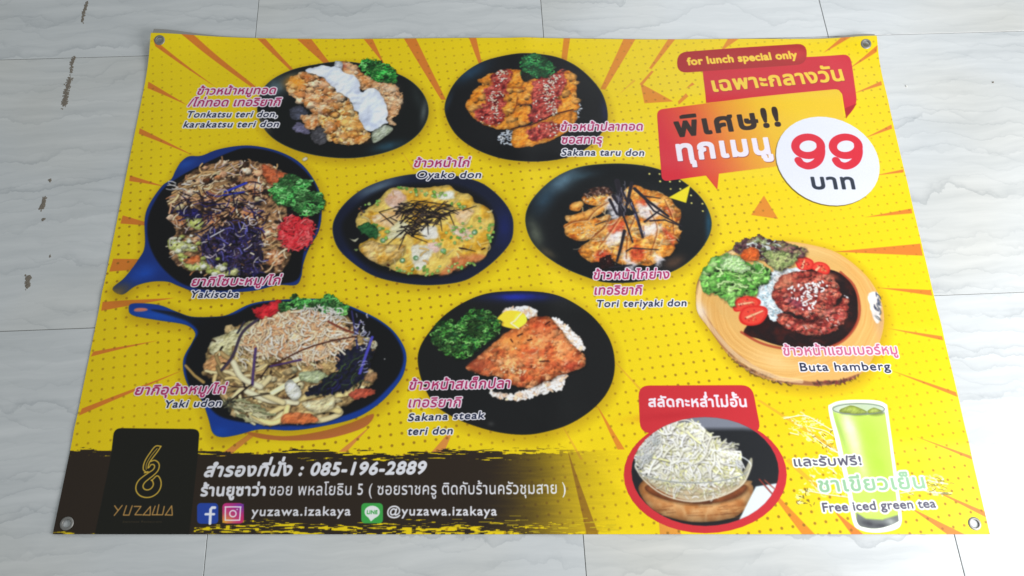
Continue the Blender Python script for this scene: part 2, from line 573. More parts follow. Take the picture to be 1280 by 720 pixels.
WT = (232, 232, 238)
begin('lettering', 'white italic phone number line')
text('สำรองที่นั่ง : 085-196-2889', (253.5, 595.8), (529, 592.2), 12.2, WT, bold=.95, shear=.24, gap=.05)
begin('lettering', 'white address line in brackets')
text('ร้านยูซาว่า', (249.7, 620), (329, 619.3), 10.8, WT, bold=.85, gap=.04)
text('ซอย พหลโยธิน 5 ( ซอยราชครู ติดกับร้านครัวชุมสาย )', (334.5, 619.3), (704, 617.2), 11.2, WT, bold=.2)
begin('lettering', 'white web name beside the pink square icon')
text('yuzawa.izakaya', (312.5, 645), (435.4, 644.3), 11.0, WT, bold=.4, gap=.06)
begin('lettering', 'white web name beside the green square icon')
text('@yuzawa.izakaya', (481.2, 644.3), (617.8, 644.3), 11.0, WT, bold=.42, gap=.06)


def rsq(x0, y0, x1, y1, r, col, a=1):
    pts = []
    for cx, cy, s in ((x1 - r, y0 + r, -90), (x1 - r, y1 - r, 0), (x0 + r, y1 - r, 90), (x0 + r, y0 + r, 180)):
        for k in range(4):
            t = math.radians(s + k * 30); pts.append((cx + r * math.cos(t), cy + r * math.sin(t)))
    poly(pts, col, a)


begin('printed_icon', 'blue square icon with white letter f')
rsq(245.2, 629, 271.5, 655, 4.5, (40, 72, 168))
line([(267.2, 634.8), (263.8, 634.8), (262, 637), (261.2, 654.6)], 1.75, WT, sh=0, round_=0)
line([(255.8, 643), (266.2, 643)], 1.5, WT, sh=0, round_=0)
begin('printed_icon', 'pink and orange square icon with white camera outline')
rsq(276.5, 629, 303.2, 654.6, 5, (205, 50, 130))
m = mask([(279, 630), (301, 630), (303, 633), (302, 652), (299, 654), (279, 654), (276.6, 651), (277, 632)], True)
CLIP = m
glow((277, 656), 13, 12, 0, (252, 190, 50), 1.0); glow((302, 630), 12, 10, 0, (120, 60, 175), .9); glow((303, 650), 6, 8, 0, (225, 45, 90), .6)
CLIP = None
q = sm([(281.5, 634), (298, 634), (299, 635.4), (298, 649), (296.5, 650.4), (281.5, 650.4), (280.2, 649), (280.4, 635.2)], 3)
line(np.r_[q, q[:1]], .75, (240, 235, 240), sh=0, round_=0)
t = np.linspace(0, 6.29, 14); line(np.c_[289.6 + 4 * np.cos(t), 642.3 + 4 * np.sin(t)], .75, (240, 235, 240), sh=0, round_=0)
line([(294.8, 637), (295.1, 637.1)], .8, (240, 235, 240), sh=0)
begin('printed_icon', 'green square icon with white speech bubble')
rsq(449, 629, 476, 654.4, 4.5, (62, 168, 74))
t = np.linspace(0, 6.28, 18)[:-1]; poly(np.c_[462.6 + 9.6 * np.cos(t), 640.2 + 8 * np.sin(t)], (238, 240, 238))
poly([(457, 646), (468, 646), (461, 652)], (238, 240, 238))
text('LINE', (456, 642.6), (469, 642.6), 4.4, (62, 168, 74), bold=.25)


def plate(pts, base, sh=True, smooth=True, rim=None, rimw=.5):
    """shadow, body and the clip mask of a dish"""
    global CLIP, CUR
    c, CUR = CUR, 0
    if sh:
        poly(pts, (150, 104, 10), a=.38, soft=34, grow=12, smooth=smooth, off=(4, 10))
    CUR = c
    poly(pts, base, smooth=smooth)
    if rim:
        q = sm(pts) if smooth else np.asarray(pts); q = np.r_[q, q[:1]]
        s, CUR = CUR, 0
        strand(T(q), rimw * 2.3, rim, sh=0, a=.7, round_=.2)
        CUR = s


# ---- dish 1: fried cutlet with white sauce
begin('printed_dish', 'round black plate of fried cutlets under white sauce with parsley')
Z = Zm(320, 60, 4.8)
o1 = Z((2, 370), (30, 262), (100, 190), (220, 132), (360, 100), (490, 84), (620, 95), (790, 140), (900, 188), (980, 260), (1020, 345), (1015, 430), (960, 520), (860, 592), (720, 640), (560, 662), (400, 653), (250, 620), (120, 560), (40, 480))
plate(o1, (19, 22, 22), rim=(70, 82, 88))
CLIP = mask(o1)
glow(Z((110, 240))[0], 14, 12, -.6, (98, 122, 132), .8); glow(Z((200, 170))[0], 12, 4, -.4, (70, 95, 105), .5)
glow(Z((995, 380))[0], 3.5, 16, .1, (95, 105, 105), .8); glow(Z((780, 590))[0], 18, 6, -.25, (45, 85, 105), .7)
glow(Z((40, 460))[0], 4, 12, -.6, (96, 92, 80), .8); glow(Z((960, 300))[0], 6, 20, -.3, (48, 58, 58), .5)
CLIP = None
blob(Z((200, 370), (250, 345), (300, 380), (290, 430), (210, 430)), [(60, 62, 72), (96, 100, 122)], s=10)
blob(Z((212, 470), (250, 450), (310, 480), (300, 520), (220, 500)), [(90, 86, 110), (140, 136, 170)], s=10)
blob(Z((318, 500), (370, 470), (420, 500), (410, 570), (350, 580)), [(60, 60, 66), (100, 98, 104)], s=10)
CR = [(164, 88, 40), (218, 144, 82), (240, 184, 130), (248, 214, 174)]
blob(Z((175, 235), (200, 182), (270, 145), (350, 155), (420, 190), (470, 250), (545, 300), (560, 352), (480, 385), (400, 395), (330, 400), (285, 352), (230, 312), (188, 280)), CR, s=16, rough=8, light=.6)
glow(Z((230, 210))[0], 10, 8, 0, (238, 160, 40), .6)
blob(Z((262, 412), (340, 400), (382, 430), (340, 492), (290, 480)), CR, s=12, rough=6)
blob(Z((500, 85), (560, 92), (630, 150), (690, 185), (720, 240), (610, 245), (590, 200), (510, 150)), CR, s=14, rough=6)
blob(Z((700, 195), (780, 195), (850, 240), (865, 330), (835, 400), (790, 440), (765, 380), (730, 290), (680, 240)), CR[1:], s=12, rough=8)
blob(Z((370, 400), (420, 345), (490, 305), (555, 330), (610, 400), (655, 480), (675, 550), (600, 578), (520, 580), (425, 558), (410, 510), (365, 460)), [(186, 104, 38), (234, 168, 84), (248, 206, 140), (252, 226, 178)], s=13, rough=8, light=.6)
lumps(Z((185, 225), (270, 155), (350, 165), (440, 230), (530, 310), (540, 350), (400, 385), (290, 345), (220, 290)), 34, (3.6, 7.5), CR[1:] + [(214, 140, 74)], rough=.7, hi=.6, sh=.4)
lumps(Z((380, 400), (430, 355), (490, 315), (550, 340), (600, 410), (640, 490), (660, 545), (560, 570), (430, 550), (400, 490)), 44, (2.8, 6.5), [(214, 146, 66), (240, 186, 110), (248, 214, 160), (232, 170, 90), (196, 118, 50)])
lumps(Z((510, 90), (560, 100), (630, 160), (690, 195), (700, 230), (620, 235), (590, 190)), 14, (2.4, 5), CR[1:], rough=.7)
lumps(Z((700, 200), (780, 205), (845, 250), (855, 330), (820, 400), (780, 390), (730, 290)), 26, (2.6, 5.4), CR[2:] + [(222, 160, 110)], rough=.8)
bits(Z((380, 400), (480, 320), (560, 350), (640, 500), (590, 570), (430, 550)), 60, (.5, 1.2), CR[1:])
bits(Z((190, 220), (330, 160), (460, 250), (540, 330), (330, 390)), 60, (.5, 1.2), CR[1:])
bits(Z((700, 200), (840, 250), (850, 380), (780, 420)), 90, (.4, 1.), CR[2:])
blob(Z((780, 420), (820, 445), (830, 465), (790, 460)), CR[2:], s=6, rough=3)
for x, y, rx, ry, c, a_ in [(225, 215, 10, 8, (242, 150, 36), .65), (300, 180, 5, 3, (170, 76, 30), .5), (390, 225, 8, 6, (236, 186, 150), .5), (300, 290, 8, 5, (214, 132, 84), .45), (350, 340, 6, 4, (238, 190, 150), .5), (430, 320, 7, 3, (126, 60, 30), .55), (400, 390, 6, 3, (120, 56, 28), .5),
                             (480, 340, 8, 4, (244, 190, 130), .5), (540, 440, 7, 10, (252, 206, 120), .6), (430, 470, 5, 7, (246, 206, 170), .5), (520, 530, 9, 4, (232, 150, 70), .5), (610, 545, 9, 4, (214, 120, 40), .6), (600, 450, 5, 10, (240, 170, 80), .5), (560, 130, 7, 4, (240, 206, 180), .5), (650, 200, 8, 5, (226, 130, 50), .55), (790, 240, 8, 6, (244, 214, 184), .5), (820, 340, 6, 8, (240, 190, 140), .5), (780, 390, 5, 5, (200, 116, 60), .5), (520, 110, 3, 3, (170, 50, 40), .5)]:
    glow(Z((x, y))[0], rx, ry, .3, c, a_)
blob(Z((690, 500), (755, 462), (812, 488), (745, 550), (692, 568)), [(160, 170, 140), (206, 212, 196)], s=14, rough=3)
blob(Z((468, 82), (505, 84), (505, 130), (466, 122)), [(200, 206, 214), (222, 226, 234)], s=10, rough=3)
blob(Z((298, 140), (340, 120), (430, 115), (540, 155), (605, 205), (622, 262), (700, 240), (758, 310), (782, 420), (765, 468), (665, 500), (625, 445), (565, 335), (480, 258), (380, 175)), [(212, 220, 236), (228, 235, 248), (240, 243, 252)], s=60, rough=9, rs=26, light=.22, edge=.12, con=1.0, o=2)
CLIP = mask(Z((298, 140), (340, 120), (430, 115), (540, 155), (605, 205), (622, 262), (700, 240), (758, 310), (782, 420), (765, 468), (665, 500), (625, 445), (565, 335), (480, 258), (380, 175)))
for x, y, rx, ry, c, a_ in [(690, 330, 12, 10, (232, 240, 252), .7), (470, 180, 14, 6, (226, 234, 248), .6), (640, 440, 5, 12, (176, 186, 212), .5), (600, 270, 6, 4, (170, 178, 202), .55), (700, 470, 12, 3, (168, 180, 206), .5), (420, 200, 6, 3, (176, 184, 206), .5)]:
    glow(Z((x, y))[0], rx, ry, .5, c, a_)
CLIP = None
parsley(Z((615, 105), (655, 68), (720, 80), (790, 110), (835, 160), (822, 210), (770, 205), (700, 190), (645, 150)), (14, 76, 30), [(44, 150, 58), (34, 124, 46), (98, 188, 90)], 260)

# ---- dish 2: fried fish strips with red sauce and sesame
begin('printed_dish', 'oval black plate of sliced fried fish with red sauce and sesame')
Z = Zm(545, 60, 4.8)
o2 = Z((42, 380), (70, 265), (140, 170), (250, 95), (380, 55), (520, 40), (680, 52), (800, 95), (900, 170), (980, 270), (1015, 380), (1005, 470), (930, 570), (830, 640), (700, 675), (520, 685), (360, 660), (210, 600), (100, 510))
plate(o2, (17, 18, 21), rim=(40, 50, 60))
CLIP = mask(o2)
glow(Z((190, 150))[0], 24, 9, -.6, (34, 66, 92), .85); glow(Z((60, 330))[0], 3, 15, .3, (40, 60, 80), .6); glow(Z((1000, 380))[0], 4, 18, 0, (28, 30, 66), .8)
CLIP = None
RC = [(182, 192, 206), (214, 222, 232)]
strands(Z((350, 530), (440, 500), (450, 580), (400, 585)), 50, (2, 4), (.6, 1), RC)
strands(Z((800, 310), (855, 350), (850, 390), (820, 450), (790, 400)), 70, (2, 4), (.6, 1), RC)
FO = [(186, 96, 22), (222, 130, 30), (232, 150, 52), (240, 172, 84)]
RS = [(92, 24, 26), (136, 38, 36), (158, 60, 52), (190, 96, 80), (150, 46, 44)]
for pp in [((265, 190), (330, 150), (440, 130), (505, 150), (510, 245), (420, 250), (280, 235)), ((215, 250), (290, 225), (520, 245), (510, 330), (360, 330), (200, 330)),
           ((160, 340), (220, 300), (480, 335), (470, 380), (460, 480), (350, 490), (240, 440), (190, 390)), ((515, 210), (600, 190), (640, 230), (560, 340), (480, 345), (470, 300)),
           ((440, 380), (550, 350), (560, 440), (510, 470), (440, 450)), ((760, 140), (820, 170), (830, 300), (840, 370), (700, 400), (720, 250), (700, 160)), ((540, 470), (810, 380), (800, 480), (600, 580)),
           ((455, 500), (540, 470), (690, 430), (790, 385), (780, 500), (640, 570), (460, 603))]:
    blob(Z(*pp), FO, s=14, rough=5, light=.4, con=1.4)
lumps(Z((215, 250), (290, 170), (440, 140), (500, 160), (520, 240), (640, 240), (760, 150), (820, 180), (835, 360), (560, 440), (460, 480), (350, 485), (200, 400)), 46, (3, 6.5), FO[1:], a=.8, hi=.5, sh=.3, rough=.6)
for pp in [((330, 150), (430, 140), (420, 230), (400, 330), (390, 440), (350, 470), (240, 440), (220, 380), (290, 330), (270, 250), (320, 220)),
           ((580, 200), (700, 150), (770, 140), (760, 220), (730, 300), (715, 390), (640, 430), (545, 450), (560, 350), (570, 260)), ((540, 490), (640, 450), (740, 470), (700, 530), (600, 560), (545, 540))]:
    blob(Z(*pp), RS, s=14, rough=11, light=.7, edge=.05, shadow=.12, soft=7, con=2.4)
line(Z((440, 490), (560, 465), (700, 400), (810, 372)), .7, (60, 22, 14), sh=0)
line(Z((410, 245), (520, 245)), .4, (140, 60, 20), sh=0); line(Z((470, 350), (545, 340)), .5, (90, 40, 18), sh=0); line(Z((480, 300), (470, 350), (450, 400)), .4, (120, 52, 18), sh=0)
SE = [(226, 214, 190), (206, 190, 160), (238, 230, 212)]
for reg, n in [(((350, 145), (420, 145), (400, 200), (340, 230)), 40), (((330, 265), (405, 270), (360, 330), (355, 390), (310, 380), (300, 330)), 60), (((290, 400), (400, 400), (360, 470), (240, 460)), 20),
               (((640, 200), (700, 165), (735, 175), (700, 230), (640, 250)), 45), (((630, 240), (700, 230), (700, 330), (720, 400), (660, 400), (640, 320)), 75), (((570, 220), (740, 180), (700, 400), (560, 430)), 35), (((600, 460), (740, 460), (690, 545), (620, 500)), 22)]:
    bits(Z(*reg), int(n * .85), (.5, .8), SE + [(244, 236, 220)], asp=(1.3, 2.4))
parsley(Z((495, 90), (530, 48), (600, 45), (680, 90), (695, 130), (655, 175), (570, 180), (520, 185), (500, 140)), (14, 62, 36), [(40, 120, 58), (32, 96, 48), (70, 146, 80)], 170)
blob(Z((500, 150), (560, 165), (540, 205), (505, 190)), [(20, 34, 22), (30, 26, 14)], s=8)

# ---- dish 3: yakisoba skillet
begin('printed_dish', 'blue handled black skillet of purple cabbage noodles with red ginger')
Z = Zm(140, 175, 3.6)
body = Z((148, 360), (170, 290), (225, 210), (265, 180), (285, 140), (310, 100), (345, 75), (400, 72), (470, 45), (560, 28), (640, 28), (740, 50), (830, 95), (890, 160), (930, 240), (938, 320), (925, 410), (880, 490), (855, 560), (845, 620), (820, 655), (740, 655), (640, 680), (520, 690), (400, 695), (300, 660), (250, 640), (180, 640), (110, 660), (50, 700), (5, 672), (60, 620), (120, 540), (148, 480))
plate(body, (20, 42, 104), smooth=True)
CLIP = mask(body)
glow(Z((20, 690))[0], 16, 10, -.5, (120, 96, 40), .8); glow(Z((140, 600))[0], 16, 10, -.4, (22, 62, 146), .8); glow(Z((330, 110))[0], 12, 6, -.4, (26, 62, 136), .8)
poly(Z((160, 400), (175, 320), (230, 225), (300, 170), (370, 130), (430, 100), (520, 60), (600, 38), (720, 55), (820, 105), (900, 190), (928, 290), (915, 400), (860, 490), (835, 620), (760, 648), (640, 660), (480, 680), (330, 655), (230, 580), (175, 490)), (15, 15, 17), soft=5, smooth=True)
CLIP = None
NO = [(214, 180, 134), (186, 148, 98), (232, 208, 172), (160, 118, 78)]
MT = [(110, 62, 36), (186, 122, 78), (218, 164, 124), (236, 198, 166)]
PU = [(24, 20, 52), (30, 26, 84), (52, 46, 124), (26, 18, 34), (40, 30, 60)]
DK = [(34, 18, 22), (56, 24, 30), (26, 16, 36)]
GR = [(176, 184, 96), (204, 206, 140), (158, 170, 70)]
region = Z((255, 310), (265, 240), (330, 170), (430, 110), (560, 95), (680, 110), (770, 150), (780, 300), (770, 480), (800, 500), (760, 590), (650, 600), (560, 610), (420, 610), (300, 570), (255, 470), (290, 420), (260, 370))
blob(region, [(40, 28, 26), (110, 80, 54), (176, 136, 94), (80, 54, 42)], s=20, rough=8)
strands(Z((270, 290), (340, 180), (480, 110), (560, 100), (520, 200), (380, 260), (330, 310)), 110, (8, 22), (.7, 1.4), NO, ang=-.55, spread=.5, bend=.3)
for c in [(640, 210, 45), (440, 250, 40), (620, 330, 50), (450, 360, 42), (700, 430, 45), (720, 530, 48), (690, 140, 38), (540, 300, 35), (300, 360, 35)]:
    x, y, r = c
    blob(Z(*[(x + r * math.cos(t) * rng.uniform(.8, 1.2), y + r * .8 * math.sin(t) * rng.uniform(.8, 1.2)) for t in np.linspace(0, 5.6, 8)]), MT, s=11, rough=6, light=.6)
lumps(region, 70, (2.6, 6.4), MT + [(236, 214, 186), (74, 50, 36), (214, 196, 150), (40, 28, 26)], rough=.7, hi=.6, sh=.35)
strands(region, 110, (6, 18), (.5, 1.2), NO + MT[1:], bend=.6)
for x, y, r_, c_ in [(470, 480, 9, (20, 14, 22)), (560, 380, 8, (26, 18, 24)), (540, 180, 7, (24, 16, 16)), (620, 560, 8, (24, 18, 30)), (660, 290, 5, (30, 20, 18)), (400, 300, 5, (36, 24, 22)), (330, 400, 5, (30, 22, 20)), (760, 330, 4, (20, 16, 14))]:
    glow(Z((x, y))[0], r_, r_ * .6, .2, c_, .8)
for pp in [((252, 450), (300, 455), (370, 470), (380, 500), (310, 500), (260, 490)), ((300, 520), (400, 540), (440, 580), (340, 585)), ((330, 340), (400, 350), (400, 400), (340, 390)), ((420, 590), (520, 570), (600, 600), (480, 612))]:
    blob(Z(*pp), GR + [(224, 226, 196)], s=16, rough=4, light=.4)
blob(Z((320, 540), (380, 520), (390, 550), (340, 560)), [(190, 90, 40), (214, 130, 80)], s=10)
strands(Z((300, 250), (420, 240), (600, 190), (700, 320), (640, 440), (500, 460), (400, 400), (300, 340)), 120, (8, 26), (.35, .8), DK + PU, ang=.2, spread=1.4, bend=.35, sh=.2)
blob(Z((400, 430), (520, 390), (660, 420), (660, 600), (560, 600), (430, 540)), PU, s=9, rough=10, light=.7, con=2.4, shadow=.2, a=.75)
strands(Z((390, 430), (520, 380), (660, 400), (665, 600), (560, 600), (430, 560)), 150, (5, 16), (.4, .9), PU + [(92, 90, 170), (16, 14, 18), (14, 12, 16), (60, 56, 90)], ang=.8, spread=1., bend=.4)
bits(Z((390, 430), (520, 380), (660, 400), (665, 600), (560, 600), (430, 560)), 60, (.4, .8), [(110, 110, 190), (190, 190, 220), (60, 56, 120), (130, 110, 80)], sh=.3)
blob(Z((290, 320), (380, 310), (400, 350), (320, 345)), PU, s=8, rough=5)
line(Z((505, 235), (600, 195)), 1.6, (42, 52, 160)); line(Z((500, 250), (590, 235)), 1.2, (36, 42, 130))
bits(region, 140, (.4, 1.2), [(60, 40, 30), (34, 24, 26), (226, 200, 170), (206, 156, 116), (90, 62, 44), (230, 210, 186)], sh=.15, asp=(1.2, 3))
strands(region, 60, (5, 12), (.35, .6), [(226, 214, 204), (200, 180, 190)], bend=.7)
lumps(Z((270, 450), (380, 440), (420, 600), (560, 600), (480, 540), (400, 500), (320, 570)), 30, (2., 4.4), GR + [(222, 224, 190), (236, 236, 216)], rough=.6)
t = np.linspace(0, 5.5, 10); line(Z(*np.c_[630 + 16 * np.cos(t), 372 + 13 * np.sin(t)]), .55, (232, 216, 210), sh=.2)
line(Z((440, 438), (500, 405)), .8, (214, 214, 228))
strands(Z((265, 180), (330, 180), (330, 230), (270, 230)), 7, (8, 14), (.5, .8), [(206, 200, 196)], ang=.2, spread=.3, bend=.4)
blob(Z((670, 110), (720, 130), (790, 160), (760, 200), (690, 190)), [(150, 66, 34), (196, 100, 60), (120, 70, 50)], s=12, rough=5)
parsley(Z((705, 230), (740, 190), (790, 155), (850, 175), (900, 185), (880, 225), (935, 240), (945, 300), (900, 340), (840, 335), (790, 300), (740, 285)), (30, 76, 34), [(74, 148, 74), (54, 124, 58), (112, 178, 104)], 330, r=(1, 2.2))
blob(Z((745, 400), (790, 345), (850, 350), (900, 370), (895, 440), (860, 490), (790, 495), (745, 440)), [(176, 28, 38), (224, 54, 62), (238, 96, 98)], s=10, rough=14, rs=6, light=.6)
lumps(Z((755, 400), (790, 355), (850, 360), (890, 380), (880, 440), (850, 480), (790, 485)), 26, (2., 3.6), [(226, 52, 60), (240, 92, 92), (206, 36, 46)], rough=.7)
strands(Z((750, 400), (790, 345), (850, 350), (905, 380), (895, 440), (860, 490), (790, 495), (745, 440)), 60, (4, 9), (.5, 1.), [(226, 58, 66), (240, 104, 104), (196, 34, 46), (232, 76, 80)], bend=.3)

# ---- dish 4: oyako don
begin('printed_dish', 'dark blue bowl of egg and spring onion topped with seaweed shreds')
Z = Zm(405, 210, 4.5)
o4 = Z((40, 350), (60, 270), (120, 190), (210, 120), (330, 70), (480, 38), (640, 36), (760, 52), (880, 90), (980, 170), (1040, 260), (1052, 340), (1035, 420), (960, 510), (860, 590), (760, 640), (600, 660), (440, 650), (280, 612), (160, 540), (70, 450))
plate(o4, (22, 28, 50), rim=(58, 66, 84))
CLIP = mask(o4)
glow(Z((290, 110))[0], 28, 8, -.45, (92, 112, 130), .8); glow(Z((1000, 330))[0], 11, 26, 0, (24, 34, 88), .9); glow(Z((180, 520))[0], 20, 9, .6, (24, 36, 84), .8)
poly(Z((90, 340), (180, 210), (330, 120), (520, 90), (740, 100), (900, 190), (960, 330), (900, 480), (740, 590), (560, 622), (360, 600), (190, 520)), (16, 17, 20), soft=18, smooth=True)
CLIP = None
EG = [(206, 150, 34), (232, 184, 66), (240, 206, 110), (228, 196, 92)]
egg = Z((175, 330), (190, 260), (280, 200), (330, 130), (420, 105), (560, 112), (700, 95), (730, 130), (800, 150), (840, 200), (900, 215), (945, 280), (930, 400), (890, 500), (800, 530), (700, 570), (640, 600), (520, 605), (420, 595), (320, 560), (220, 500), (190, 440), (240, 400), (210, 350))
blob(egg, EG, s=34, rough=7, light=.22, con=2.0)
blob(Z((190, 450), (250, 410), (330, 430), (440, 440), (400, 520), (310, 545), (220, 500)), [(206, 150, 50), (232, 190, 110), (240, 210, 150)], s=26, rough=3, light=.4)
for pp, c in [(((340, 160), (390, 125), (450, 160), (420, 230), (350, 220)), [(206, 160, 130), (234, 206, 190)]), (((260, 280), (350, 240), (420, 260), (380, 330), (280, 320)), [(230, 180, 110), (240, 214, 176)]),
              (((490, 440), (560, 440), (620, 440), (600, 490), (550, 570), (500, 570), (480, 500)), [(214, 206, 180), (240, 236, 224)]), (((700, 330), (800, 350), (830, 390), (760, 400)), [(222, 190, 160), (240, 220, 206)]),
              (((620, 150), (700, 130), (720, 170), (640, 180)), [(214, 214, 190), (240, 240, 226)]), (((530, 340), (610, 330), (640, 390), (560, 400)), [(222, 216, 200), (240, 236, 226)]), (((570, 430), (640, 430), (620, 480)), [(226, 186, 170), (236, 206, 196)]), (((730, 250), (830, 240), (760, 320)), [(230, 180, 120), (236, 210, 170)]),
              (((700, 540), (720, 500), (890, 490), (860, 520), (700, 590), (640, 600)), [(176, 90, 40), (226, 150, 90)]), (((340, 400), (400, 300), (470, 330), (440, 380)), [(226, 222, 190), (210, 200, 150)])]:
    blob(Z(*pp), c, s=16, rough=6, light=.2, edge=.05, shadow=.08, soft=9)
strands(egg, 70, (4, 12), (.6, 1.6), [(238, 206, 120), (226, 170, 70), (240, 220, 160), (214, 150, 60)], bend=.4, sh=.15, a=.6)
GN = [(130, 184, 76), (160, 200, 104), (100, 160, 62), (184, 210, 130)]
for reg, n in [(((390, 105), (600, 130), (680, 150), (560, 170), (400, 125)), 24), (((200, 330), (270, 310), (360, 350), (340, 400), (250, 370)), 30), (((620, 380), (860, 280), (860, 350), (700, 470), (620, 500)), 36), (((360, 570), (640, 550), (700, 580), (560, 608)), 26),
               (((920, 300), (950, 350), (920, 420), (900, 400)), 16), (((700, 200), (800, 210), (760, 240)), 10), (((700, 540), (820, 530), (830, 560), (740, 570)), 12), (((220, 210), (290, 180), (300, 210)), 8)]:
    bits(Z(*reg), n, (1.0, 1.9), GN, asp=(1, 1.5), sh=.25)
blob(Z((180, 330), (250, 310), (290, 350), (280, 400), (200, 370)), [(22, 70, 36), (60, 130, 70)], s=9, rough=6)
for c in [(508, 510), (322, 408), (430, 520), (832, 365), (655, 465)]:
    bits(Z(*[(c[0] - 4, c[1] - 4), (c[0] + 4, c[1] - 4), (c[0] + 4, c[1] + 4), (c[0] - 4, c[1] + 4)]), 1, (3.0, 3.4), [(120, 178, 110)], asp=(1, 1.1)); bits(Z(*[(c[0] - 2, c[1] - 2), (c[0] + 2, c[1] - 2), (c[0], c[1] + 2)]), 1, (1.6, 1.8), [(190, 220, 190)], asp=(1, 1.1), sh=0)
bits(Z((185, 210), (215, 240), (205, 275), (190, 240)), 12, (.8, 1.3), [(96, 100, 96), (110, 70, 50)])
blob(Z((132, 398), (160, 405), (186, 395), (165, 418)), [(226, 226, 190), (240, 236, 200)], s=8, rough=1)
blob(Z((160, 460), (182, 458), (174, 470)), [(150, 180, 100), (180, 200, 130)], s=8, rough=1)
NR = [(26, 20, 22), (40, 30, 32), (20, 16, 20)]
strands(Z((430, 210), (560, 190), (700, 210), (720, 260), (640, 300), (560, 330), (480, 390), (430, 370), (470, 300), (420, 250)), 130, (8, 24), (.45, .8), NR + [(74, 60, 60)], ang=-.2, spread=.9, bend=.2, sh=.2, taper=.6)
for s in [((480, 230), (308, 302)), ((430, 360), (348, 430)), ((480, 385), (570, 420)), ((480, 370), (566, 386)), ((640, 270), (652, 356)), ((570, 300), (575, 374)), ((690, 250), (722, 326)), ((440, 390), (408, 462)), ((400, 300), (360, 280)), ((620, 200), (540, 190), (480, 185)), ((770, 240), (846, 214)), ((700, 210), (620, 200)), ((760, 452), (840, 470)), ((380, 320), (300, 250), (420, 215))]:
    line(Z(*s), .6, NR[0], w1=.3)
bits(Z((335, 550), (360, 548), (345, 565)), 3, (.8, 1.2), [(60, 20, 14)]); line(Z((750, 452), (790, 458)), .8, (40, 20, 16)); line(Z((875, 460), (892, 452)), .8, (40, 20, 16))

# ---- dish 5: tori teriyaki
begin('printed_dish', 'dark round bowl of glazed chicken slices with long seaweed strips')
Z = Zm(645, 195, 4.364)
o5 = Z((40, 360), (60, 270), (130, 180), (220, 110), (330, 65), (470, 48), (620, 50), (760, 75), (880, 130), (960, 190), (1020, 260), (1055, 350), (1045, 430), (990, 520), (900, 600), (790, 650), (640, 688), (480, 690), (370, 660), (250, 610), (140, 540), (70, 460))
plate(o5, (14, 17, 20), rim=(46, 66, 76))
CLIP = mask(o5)
glow(Z((240, 140))[0], 26, 10, -.65, (92, 122, 140), .9); glow(Z((140, 240))[0], 10, 22, .5, (40, 66, 84), .8); glow(Z((90, 420))[0], 8, 20, -.3, (92, 98, 84), .85); glow(Z((160, 530))[0], 10, 5, .6, (90, 80, 60), .7)
glow(Z((850, 580))[0], 14, 8, -.5, (92, 66, 50), .8); glow(Z((1040, 380))[0], 4, 26, .1, (24, 70, 92), .9); glow(Z((340, 110))[0], 20, 5, -.2, (60, 90, 104), .5)
CLIP = None
CH = [(176, 84, 26), (222, 134, 42), (238, 170, 84), (248, 210, 150)]
for pp in [((350, 235), (400, 200), (480, 190), (530, 230), (500, 260), (400, 270)), ((280, 290), (300, 258), (350, 250), (345, 290), (320, 305)), ((258, 330), (300, 320), (400, 290), (490, 250), (480, 290), (380, 350), (270, 362)),
           ((242, 390), (280, 365), (380, 350), (500, 320), (490, 360), (440, 440), (360, 468), (280, 450)), ((480, 370), (560, 330), (640, 320), (740, 270), (700, 200), (780, 205), (860, 270), (895, 310), (880, 390), (908, 410), (860, 460), (850, 520), (790, 560), (720, 600), (620, 590), (560, 590), (500, 570), (400, 580), (330, 520), (400, 450)),
           ((580, 190), (640, 165), (720, 190), (800, 210), (850, 270), (760, 300), (640, 300), (560, 260))]:
    blob(Z(*pp), CH, s=24, rough=5, light=.5, con=1.7)
lumps(Z((480, 370), (640, 320), (740, 270), (860, 270), (880, 390), (850, 520), (720, 590), (500, 570), (350, 520)), 50, (3, 6), CH[1:], a=.6, flat=.6, sh=.35)
for cc in [((300, 275), (340, 262)), ((300, 345), (470, 285)), ((270, 410), (440, 380))]:
    line(Z(*cc), 3.2, (240, 180, 92), w1=4.2, a=.55, sh=0)
RI = [(222, 214, 220), (238, 234, 238), (206, 190, 190)]
for pp in [((480, 250), (540, 220), (560, 330), (520, 340)), ((470, 450), (530, 400), (590, 420), (560, 470), (500, 490)), ((680, 380), (760, 370), (770, 420), (690, 440)), ((640, 270), (740, 260), (780, 320), (690, 350)), ((560, 480), (600, 540), (640, 600), (590, 600)), ((740, 540), (790, 560), (760, 590))]:
    blob(Z(*pp), RI, s=12, rough=12, light=.3, edge=0, shadow=0, soft=16, a=.8)
for pp in [((500, 370), (570, 355), (580, 400), (500, 420)), ((620, 500), (685, 505), (690, 560), (620, 570)), ((440, 520), (500, 530), (480, 560), (420, 570)), ((800, 280), (850, 300), (830, 320)), ((790, 400), (850, 440), (840, 480)), ((640, 250), (700, 240), (690, 270))]:
    blob(Z(*pp), [(150, 40, 24), (206, 70, 40), (226, 110, 70)], s=10, rough=7, light=.5, shadow=0, edge=0, soft=14, a=.85)
for q_ in [((490, 255), (420, 300), (380, 350)), ((500, 330), (470, 390), (400, 450)), ((560, 330), (500, 420), (440, 500)), ((640, 330), (600, 430), (590, 560)), ((720, 300), (760, 400), (720, 540)), ((800, 240), (840, 330), (850, 420)), ((380, 352), (300, 362), (250, 390))]:
    line(smo(Z(*q_)), .9, (130, 56, 20), a=.6, sh=0)
    line(smo(Z(*q_) + np.array([1.6, .6])), .8, (250, 206, 140), a=.5, sh=0)
blob(Z((440, 570), (500, 545), (520, 600), (460, 620)), [(20, 8, 10), (60, 16, 14)], s=10, rough=5)
